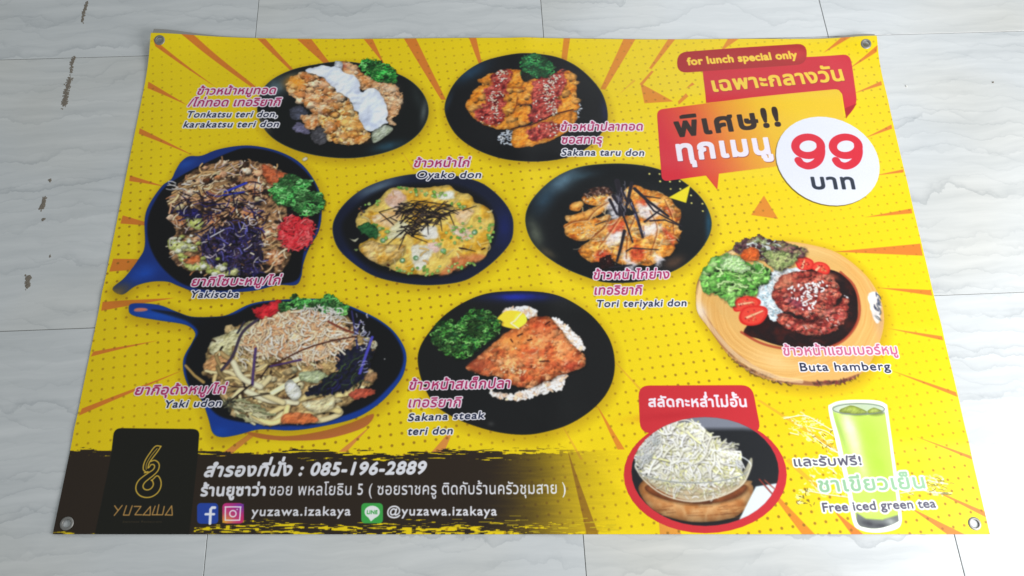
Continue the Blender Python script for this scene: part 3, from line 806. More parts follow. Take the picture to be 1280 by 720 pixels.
strands(Z((350, 230), (560, 200), (800, 220), (880, 400), (800, 560), (560, 590), (360, 540), (260, 400)), 70, (4, 10), (.4, 1.0), [(248, 206, 140), (240, 180, 90), (200, 104, 40), (250, 226, 190)], bend=.3, sh=.1, a=.6)
blob(Z((360, 220), (400, 180), (470, 170), (520, 200), (440, 215)), [(30, 26, 24), (80, 40, 30), (196, 170, 150)], s=6, rough=8, light=.5)
bits(Z((300, 390), (420, 360), (420, 440), (320, 430)), 32, (.4, .65), [(250, 232, 196)], asp=(1.2, 2.)); bits(Z((360, 220), (440, 200), (500, 250), (380, 260)), 24, (.4, .65), [(244, 220, 190)], asp=(1.2, 2.))
bits(Z((520, 400), (700, 250), (880, 300), (800, 540), (560, 590), (380, 560)), 90, (.35, .6), [(250, 236, 214), (240, 214, 180)], asp=(1.1, 2.))
NY = [(28, 24, 32), (40, 36, 48)]
for s, w in [(((540, 140), (560, 230), (555, 320)), 2.6), (((620, 150), (600, 240), (575, 330)), 1.7), (((500, 240), (540, 320)), 1.6), (((610, 240), (650, 340), (680, 444)), 1.7), (((560, 290), (590, 370), (625, 472)), 1.0),
             (((636, 180), (700, 240), (820, 330)), 1.7), (((700, 250), (740, 300), (895, 384)), 1.0), (((690, 360), (770, 300)), 1.0), (((580, 410), (560, 500), (538, 576)), 1.6), (((590, 520), (620, 503), (765, 512)), .7), (((500, 610), (620, 595)), .9), (((520, 220), (545, 260)), 2.0), (((720, 355), (800, 350), (890, 384)), .8), (((480, 355), (420, 378)), .5), (((690, 220), (775, 232)), .6), (((560, 180), (600, 260)), 1.6), (((500, 170), (520, 190)), .7)]:
    line(Z(*s), w * 1.2, NY[0], w1=w * .8, round_=-.5)
strands(Z((540, 150), (570, 150), (620, 160), (600, 300), (540, 320)), 22, (4, 10), (.3, .5), [(96, 92, 110), (150, 146, 160)], ang=1.4, spread=.3, sh=0)
strands(Z((600, 220), (640, 300), (690, 430), (660, 400)), 12, (3, 8), (.3, .5), [(96, 96, 140), (190, 190, 210)], ang=1.3, spread=.3, sh=0)
poly(Z((942, 160), (918, 258), (822, 228)), (226, 208, 30))
for p in [(717, 102), (772, 102), (776, 142), (829, 142), (882, 142), (833, 183), (885, 183), (945, 218), (1007, 262), (948, 260), (1009, 303)]:
    bits(Z((p[0] - 1, p[1] - 1), (p[0] + 1, p[1] - 1), (p[0], p[1] + 1)), 1, (1.2, 1.3), [(232, 220, 120)], asp=(1, 1.05), sh=0)

# ---- dish 6: udon skillet
begin('printed_dish', 'blue handled black skillet of thick noodles under bonito flakes')
Z = Zm(155, 360, 3.556)
CUR, keep = 0, CUR
poly(Z((540, 640), (700, 660), (860, 640), (1000, 600), (1100, 560), (1060, 620), (900, 670), (740, 680), (600, 670)), (196, 110, 60), soft=3, smooth=True)
CUR = keep
body = Z((22, 100), (30, 75), (80, 70), (160, 78), (230, 105), (300, 128), (400, 128), (460, 118), (560, 72), (680, 55), (860, 50), (960, 70), (1040, 100), (1130, 145), (1200, 205), (1245, 290), (1235, 380), (1190, 450), (1120, 520), (1020, 580), (880, 615), (740, 635), (600, 630), (500, 655), (430, 665), (390, 645), (370, 580), (340, 500), (290, 450), (262, 380), (262, 310), (300, 240), (312, 200), (270, 165), (150, 145), (60, 130), (30, 118))
plate(body, (16, 48, 122), sh=True)
poly(Z((45, 100), (60, 92), (95, 92), (105, 100), (80, 107), (52, 107)), (206, 110, 70), smooth=True)
CLIP = mask(body)
poly(Z((270, 330), (300, 250), (325, 195), (280, 150), (200, 125), (120, 98), (230, 110), (310, 132), (470, 122), (570, 78), (700, 60), (900, 60), (1030, 105), (1130, 155), (1195, 215), (1232, 300), (1215, 380), (1160, 450), (1080, 520), (960, 570), (800, 605), (640, 605), (540, 600), (420, 570), (350, 500), (290, 440)), (17, 18, 20), soft=6, smooth=True)
glow(Z((150, 125))[0], 30, 5, .15, (22, 72, 160), .7); glow(Z((420, 640))[0], 12, 7, 0, (18, 62, 150), .6)
CLIP = None
base = Z((345, 350), (380, 250), (440, 200), (540, 150), (600, 140), (700, 80), (820, 90), (960, 110), (1060, 220), (1110, 250), (1080, 370), (1110, 400), (1050, 480), (950, 540), (860, 590), (700, 605), (560, 590), (440, 520), (420, 440), (350, 390))
blob(base, [(70, 50, 34), (140, 112, 70), (176, 150, 100), (110, 84, 52)], s=24, rough=8)
lumps(base, 60, (3, 6.5), [(196, 170, 120), (150, 120, 76), (222, 206, 160), (110, 84, 54), (206, 196, 150)], rough=.5)
blob(Z((450, 200), (520, 170), (560, 150), (600, 160), (520, 260), (400, 330), (380, 240)), [(160, 152, 104), (222, 216, 178)], s=14, rough=7)
blob(Z((350, 340), (420, 290), (470, 330), (440, 380), (370, 380)), [(186, 130, 80), (212, 170, 120)], s=16, rough=6)
NU = [(224, 208, 156), (206, 186, 128), (236, 226, 188), (190, 168, 112)]
strands(Z((400, 300), (560, 280), (700, 380), (640, 560), (480, 520)), 60, (14, 34), (1.6, 3.0), [(196, 172, 118), (166, 138, 90), (216, 196, 148), (140, 118, 76)], bend=.4)
bits(base, 110, (.5, 1.6), [(226, 214, 170), (60, 44, 30), (196, 160, 110), (40, 32, 26), (210, 200, 150)], sh=.25, asp=(1.2, 3))
for s in [((600, 500), (700, 440), (780, 400)), ((640, 560), (760, 500), (900, 460)), ((540, 460), (640, 500), (760, 510)), ((700, 560), (640, 600), (560, 580)), ((720, 530), (700, 580), (640, 600), (560, 560)), ((760, 580), (860, 590), (950, 560), (940, 535)), ((800, 560), (900, 540), (948, 548)), ((640, 400), (600, 460), (700, 510)), ((480, 330), (520, 400), (600, 440)), ((900, 480), (980, 470), (1000, 450))]:
    line(smo(Z(*s)), 3.6, pick(NU[:3]), sh=.5)
strands(Z((440, 500), (560, 500), (640, 570), (540, 590)), 40, (6, 18), (.8, 1.6), [(196, 190, 150), (150, 150, 110), (120, 124, 90)], ang=.3, spread=.6, bend=.3)
blob(Z((705, 430), (740, 410), (780, 460), (760, 500), (720, 480)), [(206, 206, 190), (236, 234, 222)], s=20, rough=3)
blob(Z((780, 510), (860, 500), (920, 480), (920, 530), (840, 556)), [(206, 190, 140), (232, 224, 190)], s=26, rough=3)
blob(Z((710, 560), (800, 555), (860, 590), (780, 605), (700, 600)), [(200, 100, 50), (226, 136, 84)], s=20, rough=5)
blob(Z((990, 470), (1050, 450), (1110, 455), (1080, 480), (1010, 495)), [(170, 66, 44), (206, 100, 76)], s=12, rough=6)
blob(Z((1040, 390), (1110, 380), (1110, 410), (1060, 420)), [(150, 110, 70), (190, 150, 110)], s=12, rough=5)
blob(Z((780, 380), (850, 370), (900, 390), (850, 420), (780, 410)), [(150, 160, 110), (186, 196, 160)], s=14, rough=5)
blob(Z((940, 300), (1060, 250), (1100, 270), (1060, 400), (960, 460), (800, 480), (860, 420), (940, 380)), [(20, 22, 30), (30, 30, 60), (34, 44, 30)], s=12, rough=10, light=.5)
strands(Z((860, 430), (960, 350), (1060, 300), (1060, 420), (900, 470)), 50, (6, 16), (.5, 1.), [(40, 38, 96), (60, 80, 50), (24, 26, 30)], ang=-.8, spread=.5)
line(Z((1095, 220), (1070, 290), (1040, 380)), 1.7, (62, 60, 150), round_=-.1); line(Z((1040, 150), (1020, 230)), 1.0, (50, 44, 110)); line(Z((1005, 105), (1020, 200), (1030, 270)), 1.2, (44, 42, 92))
strands(Z((1010, 110), (1080, 130), (1080, 260), (1030, 260)), 26, (2, 6), (.5, 1.), [(206, 206, 214), (150, 150, 180)], bend=.4)
strands(Z((1080, 240), (1120, 240), (1100, 270)), 9, (2, 5), (.8, 1.3), [(190, 186, 160)])
strands(Z((1040, 330), (1075, 340), (1070, 400)), 8, (3, 6), (.4, .7), [(150, 150, 210)], ang=-.3, spread=.3)
blob(Z((560, 95), (610, 80), (690, 60), (680, 110), (620, 140), (590, 130)), [(170, 24, 34), (222, 48, 56)], s=12, rough=8)
parsley(Z((690, 70), (735, 60), (740, 32), (790, 50), (860, 55), (900, 30), (950, 60), (990, 90), (980, 120), (880, 110), (780, 95), (700, 110)), (26, 70, 34), [(64, 136, 62), (50, 112, 50), (96, 160, 80)], 260, r=(1, 2.2))
BO = [(238, 200, 158), (244, 220, 190), (226, 168, 122), (248, 234, 212), (240, 208, 172)]
bon = Z((520, 240), (560, 190), (640, 130), (740, 105), (860, 110), (950, 160), (1010, 210), (1000, 260), (930, 290), (860, 320), (760, 320), (660, 300), (580, 300))
blob(bon, [(196, 130, 86), (232, 182, 138), (244, 214, 176)], s=14, rough=10, light=.6)
lumps(bon, 90, (2, 4.4), [(222, 160, 112), (240, 196, 150), (230, 178, 130), (246, 216, 180)], rough=.7, sh=.25)
strands(bon, 260, (6, 16), (.6, 1.5), BO, bend=.55, sh=.34)
strands(Z((500, 280), (560, 220), (940, 280), (860, 360), (740, 330), (600, 310), (520, 350)), 80, (5, 14), (.4, .9), BO[1:], ang=.9, spread=.8, bend=.5)
strands(Z((740, 90), (860, 80), (980, 110), (990, 160), (860, 125), (740, 110)), 45, (5, 12), (.5, .9), [(232, 226, 216), (214, 206, 196)], bend=.6)
for s, w, c in [(((1025, 216), (900, 240), (790, 275), (640, 350)), .8, (70, 34, 26)), (((590, 140), (520, 200), (480, 300), (430, 365)), 1.7, (62, 50, 70)), (((580, 270), (570, 360), (565, 430)), 1.6, (70, 50, 100)), (((640, 350), (780, 320)), 1.2, (70, 46, 96)), (((640, 345), (600, 400)), .7, (40, 26, 24)), (((560, 430), (470, 500)), .8, (36, 28, 24)), (((540, 440), (490, 440), (450, 430)), .6, (56, 40, 36)), (((600, 470), (640, 470), (520, 490)), .6, (50, 40, 30)), (((900, 150), (960, 180), (1010, 200)), 1.2, (110, 50, 36)), (((500, 200), (530, 150)), 1.2, (46, 44, 60))]:
    line(smo(Z(*s)) if len(s) > 2 else Z(*s), w, c)
line(Z((270, 345), (310, 390), (350, 420)), 1.6, (150, 122, 70), w1=2)
strands(Z((450, 490), (480, 500), (470, 540), (440, 520)), 12, (4, 10), (.5, 1), [(46, 46, 40), (90, 90, 70)])
bits(Z((1145, 312), (1152, 312), (1150, 318)), 1, (.8, .9), [(170, 170, 170)])

# ---- dish 7: fish steak
begin('printed_dish', 'large black plate of glazed fish steak with lemon and parsley')
Z = Zm(505, 355, 3.6)
o7 = Z((52, 350), (65, 280), (110, 210), (170, 145), (260, 85), (360, 45), (480, 33), (600, 38), (700, 60), (790, 110), (860, 170), (915, 250), (938, 340), (930, 430), (890, 510), (820, 580), (730, 635), (640, 665), (540, 680), (430, 672), (320, 645), (220, 605), (130, 545), (75, 450))
plate(o7, (25, 26, 27))
CLIP = mask(o7)
glow(Z((500, 60))[0], 36, 6, 0, (26, 38, 140), .95); glow(Z((380, 630))[0], 4, 3, 0, (60, 60, 60), .8)
CLIP = None
for pp in [((440, 125), (470, 110), (560, 110), (588, 140), (560, 158), (450, 150)), ((660, 155), (720, 190), (788, 262), (792, 300), (750, 290), (700, 230)), ((380, 482), (460, 500), (560, 470), (700, 412), (718, 422), (690, 476), (590, 498), (500, 522), (400, 508))]:
    blob(Z(*pp), [(206, 176, 150), (236, 226, 218), (246, 240, 236)], s=12, rough=9, light=.4)
for reg, n in [(((440, 120), (470, 108), (560, 108), (590, 140), (560, 160), (450, 150)), 90), (((660, 155), (720, 190), (790, 260), (795, 305), (750, 290), (700, 230)), 110), (((380, 480), (460, 500), (560, 470), (700, 410), (720, 420), (690, 480), (590, 500), (500, 525), (400, 510)), 170)]:
    strands(Z(*reg), n, (1.5, 4), (.9, 1.7), [(236, 222, 212), (246, 240, 236), (222, 186, 156), (244, 232, 222)], bend=.3, sh=.15, round_=.2)
ST = [(156, 60, 34), (204, 104, 56), (226, 138, 80), (236, 164, 108)]
stk = Z((265, 375), (330, 320), (400, 260), (470, 210), (540, 170), (580, 152), (640, 155), (690, 200), (740, 270), (800, 320), (798, 370), (730, 400), (680, 420), (620, 440), (560, 470), (470, 460), (420, 420), (330, 410))
blob(stk, ST, s=26, rough=6, light=.5, con=1.9, edge=.5, ew=14)
CLIP = mask(stk)
lumps(stk, 130, (1.8, 5.0), ST[1:] + [(240, 174, 124), (206, 100, 58)], a=.75, rough=.9, sh=.25)
glow(Z((500, 250))[0], 20, 14, -.4, (224, 136, 60), .6); glow(Z((330, 360))[0], 15, 10, 0, (140, 60, 40), .5); glow(Z((740, 370))[0], 12, 8, 0, (160, 40, 30), .5); glow(Z((600, 190))[0], 10, 8, 0, (196, 64, 36), .6)
strands(stk, 90, (2, 7), (.4, 1.1), [(238, 170, 116), (214, 118, 66), (176, 74, 44), (242, 196, 156)], ang=-.3, spread=.9, bend=.4, sh=.15, a=.6)
bits(stk, 60, (.3, .8), [(120, 44, 24), (242, 200, 160)], sh=.1)
for x, y, rx, ry, c_ in [(460, 260, 14, 6, (232, 150, 70)), (620, 240, 12, 7, (226, 120, 70)), (560, 330, 14, 6, (236, 160, 104)), (640, 380, 12, 4, (206, 84, 46)), (720, 300, 9, 8, (234, 150, 90)), (330, 370, 14, 6, (140, 64, 44)), (690, 240, 5, 5, (240, 170, 110))]:
    glow(Z((x, y))[0], rx, ry, -.3, c_, .5)
CLIP = None
bits(Z((420, 340), (470, 350), (540, 400), (440, 400)), 40, (.5, 1.3), [(232, 170, 110), (240, 200, 160)])
for s in [((500, 235), (522, 225)), ((545, 255), (565, 250)), ((625, 185), (645, 172)), ((470, 250), (478, 262)), ((600, 350), (640, 348))]:
    line(Z(*s), .7, (60, 22, 14))
poly(Z((405, 165), (450, 125), (520, 130), (540, 165), (500, 202), (430, 190)), (232, 190, 50), smooth=True)
poly(Z((500, 135), (538, 150), (540, 175), (505, 198), (480, 180)), (240, 206, 60), smooth=True)
line(Z((520, 132), (488, 168), (470, 178), (505, 202)), .9, (244, 232, 180), sh=.1)
parsley(Z((110, 230), (140, 180), (200, 165), (230, 180), (290, 120), (350, 118), (400, 150), (425, 185), (400, 240), (350, 270), (300, 320), (260, 335), (200, 325), (130, 280)), (20, 50, 26), [(64, 136, 52), (50, 108, 42), (112, 172, 88), (34, 70, 32)], 620)

# ---- dish 8: hamburg steak on wooden board
begin('printed_dish', 'round wooden board with hamburg steak, rice, salad and tomato halves')
Z = Zm(855, 285, 3.6)
o8 = Z((45, 350), (50, 250), (90, 180), (180, 110), (300, 70), (440, 60), (560, 75), (680, 110), (780, 180), (850, 260), (890, 350), (893, 450), (860, 560), (800, 650), (720, 695), (600, 712), (480, 705), (360, 680), (260, 630), (180, 560), (100, 450), (60, 400))
plate(o8, (222, 172, 98))
poly(Z((45, 350), (60, 400), (100, 450), (180, 560), (260, 630), (360, 680), (480, 705), (600, 712), (720, 695), (800, 650), (700, 685), (560, 692), (420, 672), (300, 615), (200, 540), (120, 440), (75, 370)), (150, 96, 64), smooth=False, soft=3)
strands(Z((180, 560), (260, 635), (360, 685), (480, 710), (480, 695), (300, 630), (200, 560)), 60, (2, 6), (.4, .8), [(110, 70, 56), (190, 150, 130), (90, 54, 44)])
strands(Z((560, 705), (720, 695), (800, 650), (740, 680), (600, 695)), 40, (2, 6), (.4, .8), [(110, 70, 56), (150, 60, 60), (90, 54, 44)])
CLIP = mask(o8)
for k in range(26):
    f = .62 + k * .0145; t = np.linspace(0, 6.28, 26)
    cx, cy = 455, 370
    line(Z(*np.c_[cx + f * 430 * np.cos(t) + 6 * np.sin(3 * t + k), cy + f * 330 * np.sin(t) + 5 * np.cos(2 * t + k)]), .5, [(204, 150, 78), (232, 190, 120), (212, 160, 84), (190, 132, 62)][k % 4], a=.5, sh=0, round_=0)
glow(Z((60, 370))[0], 7, 14, -.3, (222, 206, 200), .9); glow(Z((560, 110))[0], 26, 8, .2, (236, 206, 140), .5); glow(Z((400, 600))[0], 30, 12, .3, (238, 204, 140), .6)
glow(Z((120, 330))[0], 8, 16, 0, (214, 160, 80), .4); glow(Z((870, 420))[0], 6, 30, 0, (190, 150, 110), .6)
line(smo(Z((250, 75), (100, 170), (50, 260), (42, 350), (60, 410), (110, 470), (190, 580), (280, 650), (400, 700), (520, 716)), 4), .8, (120, 84, 66), sh=0, a=.7)
line(smo(Z((250, 85), (112, 180), (66, 262), (60, 350), (80, 405), (130, 470), (210, 560), (300, 625), (420, 676), (520, 690)), 4), 2.6, (242, 216, 170), sh=0, a=.5, round_=0)
poly(Z((105, 250), (160, 170), (300, 120), (460, 100), (600, 110), (720, 180), (800, 300), (800, 430), (740, 530), (600, 570), (420, 560), (280, 510), (180, 420), (130, 340)), (216, 172, 100), a=.5, soft=6, smooth=True)
CLIP = None
line(Z((270, 150), (60, 240), (50, 300)), .3, (150, 110, 70), sh=0, a=.6)
blob(Z((825, 300), (862, 290), (885, 340), (880, 400), (860, 430), (835, 370)), [(214, 206, 200), (238, 232, 226)], s=20, rough=3, shadow=0, light=.1, edge=0)
strands(Z((850, 310), (872, 310), (885, 420), (868, 420)), 13, (3, 8), (.3, .7), [(50, 60, 90), (90, 100, 110)], ang=1.3, spread=.4)
blob(Z((260, 470), (330, 380), (420, 250), (520, 180), (620, 185), (700, 205), (760, 270), (778, 350), (765, 440), (700, 510), (600, 545), (520, 545), (420, 530), (330, 500)), [(40, 12, 12), (28, 14, 16), (64, 20, 16)], s=40, rough=1, light=.1, shadow=0)
strands(Z((400, 480), (640, 500), (760, 400), (770, 300), (740, 280), (700, 460), (560, 520)), 12, (4, 12), (.4, .8), [(90, 30, 26)], sh=0, a=.5)
line(smo(Z((250, 470), (330, 515), (420, 540), (540, 552), (640, 540), (720, 500), (772, 430), (785, 350), (760, 260), (700, 200))), 1.6, (150, 44, 30), sh=0, a=.75, round_=.1)
blob(Z((322, 270), (352, 216), (420, 186), (510, 182), (540, 210), (440, 300), (440, 400), (402, 424), (350, 378), (322, 320)), [(206, 232, 244), (232, 244, 250), (244, 250, 252)], s=12, rough=6, light=.12, edge=.15)
lumps(Z((335, 270), (365, 225), (430, 198), (500, 195), (420, 250), (400, 320), (430, 390), (400, 400), (358, 365)), 60, (1.2, 2.4), [(226, 242, 250), (240, 248, 252), (206, 232, 244)], sh=.05, hi=.2)
strands(Z((330, 270), (360, 220), (420, 192), (480, 195), (420, 280), (420, 400), (355, 370)), 130, (1.5, 3), (.5, .9), [(230, 242, 248), (186, 222, 236), (246, 250, 250)], sh=.06)
bits(Z((715, 300), (735, 320), (720, 340)), 10, (.6, 1), [(232, 236, 240)])
MB = [(96, 26, 24), (150, 50, 42), (182, 84, 66), (206, 122, 98)]
blob(Z((410, 400), (440, 380), (560, 420), (680, 350), (720, 310), (735, 370), (715, 430), (640, 475), (560, 480), (470, 465), (420, 430)), MB, s=13, rough=8, light=.8, con=2)
blob(Z((388, 290), (410, 240), (460, 205), (530, 195), (620, 200), (680, 240), (700, 300), (670, 350), (640, 390), (560, 418), (490, 390), (430, 370), (400, 330)), MB, s=14, rough=6, light=.75, con=2)
lumps(Z((400, 300), (460, 215), (600, 205), (690, 290), (640, 380), (550, 410), (440, 370)), 80, (1.8, 3.8), MB[1:] + [(206, 120, 100)], hi=.8)
lumps(Z((420, 405), (560, 440), (700, 345), (725, 380), (640, 465), (480, 460)), 50, (1.6, 3.4), MB[1:] + [(214, 110, 96)], hi=.9)
glow(Z((450, 245))[0], 12, 10, -.5, (200, 128, 92), .6); glow(Z((540, 290))[0], 17, 10, 0, (104, 26, 34), .65); glow(Z((640, 380))[0], 9, 3, -.5, (226, 140, 130), .5); glow(Z((700, 400))[0], 5, 8, .4, (206, 84, 76), .5); glow(Z((560, 425))[0], 18, 3.2, 0, (60, 14, 14), .7); glow(Z((660, 215))[0], 8, 3, .5, (190, 110, 80), .5); glow(Z((500, 340))[0], 12, 6, .5, (90, 26, 70), .5)
strands(Z((400, 410), (560, 440), (720, 350), (730, 400), (640, 470), (480, 460)), 45, (1.5, 5), (.3, .7), [(240, 214, 206), (214, 150, 140), (200, 60, 60)], sh=.1)
bits(Z((470, 360), (640, 380), (690, 300), (660, 240), (560, 410)), 50, (.3, .6), [(236, 200, 190), (210, 120, 100)], sh=.1)
for reg, n in [(((540, 250), (630, 240), (635, 270), (590, 300), (540, 290)), 52), (((480, 300), (580, 280), (590, 350), (545, 375), (500, 345)), 50), (((450, 265), (530, 260), (500, 300)), 14)]:
    bits(Z(*reg), int(n * .7), (.85, 1.25), [(255, 255, 255), (248, 246, 244)], asp=(1.2, 2.2))
def tomato(pp, cut):
    poly(Z(*pp), (206, 38, 30), smooth=True)
    b_ = Z(*pp); c = b_.mean(0)
    poly(c + (b_ - c) * .82, (224, 66, 50), smooth=True, soft=3)
    line(Z(*cut), 1.6, (240, 178, 140), w1=1.0, sh=.1)
    bits(c + (b_ - c) * .6, 14, (.4, .7), [(236, 180, 110), (150, 20, 20)], sh=.1)
tomato(((212, 350), (240, 315), (290, 308), (335, 325), (330, 350), (270, 370), (222, 378)), ((240, 345), (300, 335)))
tomato(((238, 400), (260, 360), (310, 350), (360, 358), (368, 390), (340, 430), (290, 442), (250, 430)), ((275, 405), (345, 375)))
tomato(((495, 140), (530, 130), (575, 150), (570, 185), (520, 190), (500, 170)), ((525, 180), (535, 150)))
tomato(((565, 180), (590, 155), (630, 160), (652, 185), (640, 210), (600, 200)), ((590, 190), (605, 175)))
GL1 = [(62, 130, 44), (110, 180, 76), (150, 208, 112), (90, 160, 60)]
blob(Z((78, 280), (80, 200), (110, 130), (160, 130), (220, 120), (260, 160), (330, 180), (395, 180), (380, 210), (340, 260), (320, 300), (240, 300), (205, 345), (150, 300)), GL1, s=22, rough=12, light=.8, con=1.6)
lumps(Z((90, 275), (95, 200), (200, 140), (370, 190), (320, 285), (220, 320), (150, 300)), 46, (3, 6), [(104, 176, 72), (140, 206, 100), (78, 144, 54), (186, 224, 146)], rough=.9, hi=.6)
for k in range(26):
    c = inside(Z((90, 270), (95, 200), (200, 140), (340, 190), (320, 280), (220, 310), (140, 290)), 1)[0]
    t0 = rng.uniform(0, 6.28); r = rng.uniform(14, 32); t = np.linspace(t0, t0 + rng.uniform(1.5, 3), 9)
    rr = r * (1 + .12 * np.sin(t * 9))
    strand(np.c_[c[0] + rr * np.cos(t), c[1] + rr * .6 * np.sin(t)], rng.uniform(1.5, 3.4), pick([(160, 216, 112), (196, 230, 156), (76, 144, 52), (130, 196, 92)]), sh=.3)
blob(Z((150, 160), (200, 120), (260, 150), (290, 190), (230, 200), (170, 190)), [(150, 206, 110), (206, 232, 180), (120, 190, 90)], s=9, rough=8, light=.6)
blob(Z((205, 100), (240, 60), (300, 40), (330, 30), (380, 55), (440, 65), (520, 90), (548, 100), (530, 130), (480, 140), (440, 190), (400, 180), (350, 150), (300, 110), (240, 120)), [(70, 40, 46), (110, 70, 76), (130, 130, 80), (150, 110, 100)], s=11, rough=10, light=.7, con=2.2)
strands(Z((290, 70), (400, 60), (420, 110), (340, 130), (280, 90)), 60, (4, 10), (.5, 1.1), [(226, 232, 230), (200, 210, 206), (240, 244, 240)], ang=-.3, spread=.8)
lumps(Z((215, 100), (300, 45), (440, 70), (540, 100), (520, 130), (440, 180), (380, 160), (300, 110)), 44, (1.8, 3.8), [(96, 60, 66), (130, 84, 90), (120, 130, 76), (170, 180, 130), (70, 40, 50)], rough=.8)
blob(Z((350, 110), (480, 110), (500, 150), (440, 190), (400, 190)), [(110, 130, 70), (176, 186, 120), (70, 60, 50)], s=10, rough=8, light=.7)
blob(Z((245, 120), (290, 88), (330, 100), (330, 140), (270, 150)), [(214, 84, 24), (236, 120, 50)], s=12, rough=4)

# ---- red salad badge
sb = begin('printed_badge', 'red tab and oval badge around the cabbage salad photo')
Z = Zm(770, 475, 3.6)
RED = (204, 48, 56)
poly(rc(Z((98, 240), (90, 26), (604, 24), (644, 240)), 14), RED)
t = np.linspace(0, 6.2832, 41)[:-1]
poly(Z(*np.c_[392 + 368 * np.cos(t), 428 + 262 * np.sin(t)]), RED)
glow(Z((240, 160))[0], 40, 5, -.1, (186, 36, 46), .5)
begin('printed_dish', 'glass bowl of shredded cabbage on a wooden stand', sb)
ovp = Z(*np.c_[391 + 333 * np.cos(t), 413 + 245 * np.sin(t)])
poly(ovp, (34, 36, 40))
CLIP = mask(ovp, False)
poly(Z((40, 120), (760, 120), (760, 235), (560, 222), (160, 222), (40, 240)), (126, 130, 142), soft=14)
WD = [(190, 120, 62), (208, 146, 88), (224, 174, 118), (200, 134, 74)]
blob(Z((90, 490), (110, 455), (140, 450), (560, 450), (600, 470), (608, 500), (580, 570), (520, 620), (400, 640), (280, 632), (180, 600), (120, 550)), WD, s=40, rough=1, light=.06, edge=.4, ew=16)
for k in range(40):
    x = rng.uniform(120, 560); y = rng.uniform(530, 625)
    line(Z((x, y), (x + rng.uniform(20, 90), y - rng.uniform(-4, 12))), .4, pick([(150, 84, 40), (224, 172, 112), (120, 66, 32)]), sh=0, a=.7)
blob(Z((120, 480), (200, 470), (520, 470), (580, 480), (540, 525), (420, 555), (260, 550), (150, 515)), [(120, 62, 32), (170, 98, 52)], s=30, rough=1, light=.08)
poly(Z((620, 480), (740, 462), (760, 520), (700, 680), (534, 650)), (218, 228, 232))
line(Z((636, 448), (700, 520)), 1.0, (150, 56, 46), w1=.8); line(Z((660, 452), (716, 500)), .8, (170, 76, 60), w1=.6)
poly(Z((78, 380), (130, 430), (360, 462), (540, 430), (598, 350), (600, 400), (560, 470), (470, 520), (340, 545), (210, 510), (110, 440)), (206, 200, 170), a=.8, smooth=True)
CB = [(242, 240, 222), (246, 244, 236), (228, 226, 166), (248, 247, 243), (238, 236, 206), (246, 243, 230)]
cab = Z((110, 400), (80, 350), (130, 260), (190, 230), (260, 195), (340, 195), (400, 230), (450, 275), (520, 300), (560, 370), (540, 440), (440, 470), (300, 470), (180, 450))
blob(cab, [(206, 204, 150), (230, 228, 194), (242, 240, 220)], s=12, rough=8, light=.5)
strands(cab, 420, (6, 16), (.7, 1.4), CB, bend=.6, sh=.1, round_=.16)
strands(Z((120, 400), (130, 270), (260, 205), (340, 205), (450, 285), (550, 380), (500, 440), (200, 440)), 190, (10, 24), (.7, 1.3), CB, bend=.45, sh=.42, round_=.2)
strands(Z((130, 430), (540, 430), (470, 510), (340, 535), (220, 500)), 120, (5, 14), (.6, 1.1), CB[:3] + [(232, 226, 200)], bend=.5, sh=.15, a=.8)
strands(Z((80, 340), (150, 240), (200, 230), (160, 330), (110, 400)), 50, (6, 14), (.4, .8), [(232, 234, 234), (210, 216, 214)], ang=-1., spread=.8, bend=.5, sh=.2)
strands(Z((450, 280), (530, 290), (500, 320)), 16, (6, 12), (.5, .9), CB, ang=-.5, spread=.5); strands(Z((520, 380), (560, 370), (560, 410)), 9, (6, 12), (.6, 1.), [(236, 238, 238)], ang=.8, spread=.7)
bits(Z((150, 440), (540, 450), (470, 520), (220, 510)), 30, (.3, .6), [(190, 120, 60), (120, 120, 60)], sh=0)
q = Z(*np.c_[337 + 262 * np.cos(t), 388 + 76 * np.sin(t)])
line(np.r_[q[-8:], q[:22]], .8, (222, 226, 226), sh=0, a=.9, round_=0); line(q[0:21], .45, (96, 98, 92), sh=0, round_=0)
line(smo(Z((76, 390), (110, 445), (200, 515), (330, 548), (460, 525), (560, 470), (600, 385))), .9, (232, 226, 204), sh=.25, a=.9)
line(smo(Z((90, 420), (150, 470), (230, 505), (330, 520), (450, 500), (540, 455)), 4), .4, (120, 110, 90), sh=0, a=.7)
CLIP = None
DISH = [i_ for i_, n_, l_, p_ in PARTS if n_ == 'printed_dish']
for i_, g_, gm_ in zip(DISH, (1.08, 1.12, 1.22, 1.04, 1.06, 1.2, 1.2, 1.03, 1.05), (1.0, 1.0, .98, 1.0, 1.0, .98, 1.0, 1.0, 1.05)):
    m = IDM == i_                                       # tone of each stock photograph in the print
    v = ART[m]; L_ = v.max(1, keepdims=True)
    ART[m] = np.clip(v ** gm_ * (1 + (g_ - 1) * np.clip((L_ - .22) * 4, 0, 1)), 0, .98)
soften(DISH, 1.35)
begin('lettering', 'bold white lettering on the red tab', sb)
text('สลัดกะหล่ำไม่อั้น', (808.3, 508.5), (931, 508.5), 9.6, (240, 232, 240), bold=.72, gap=.03)

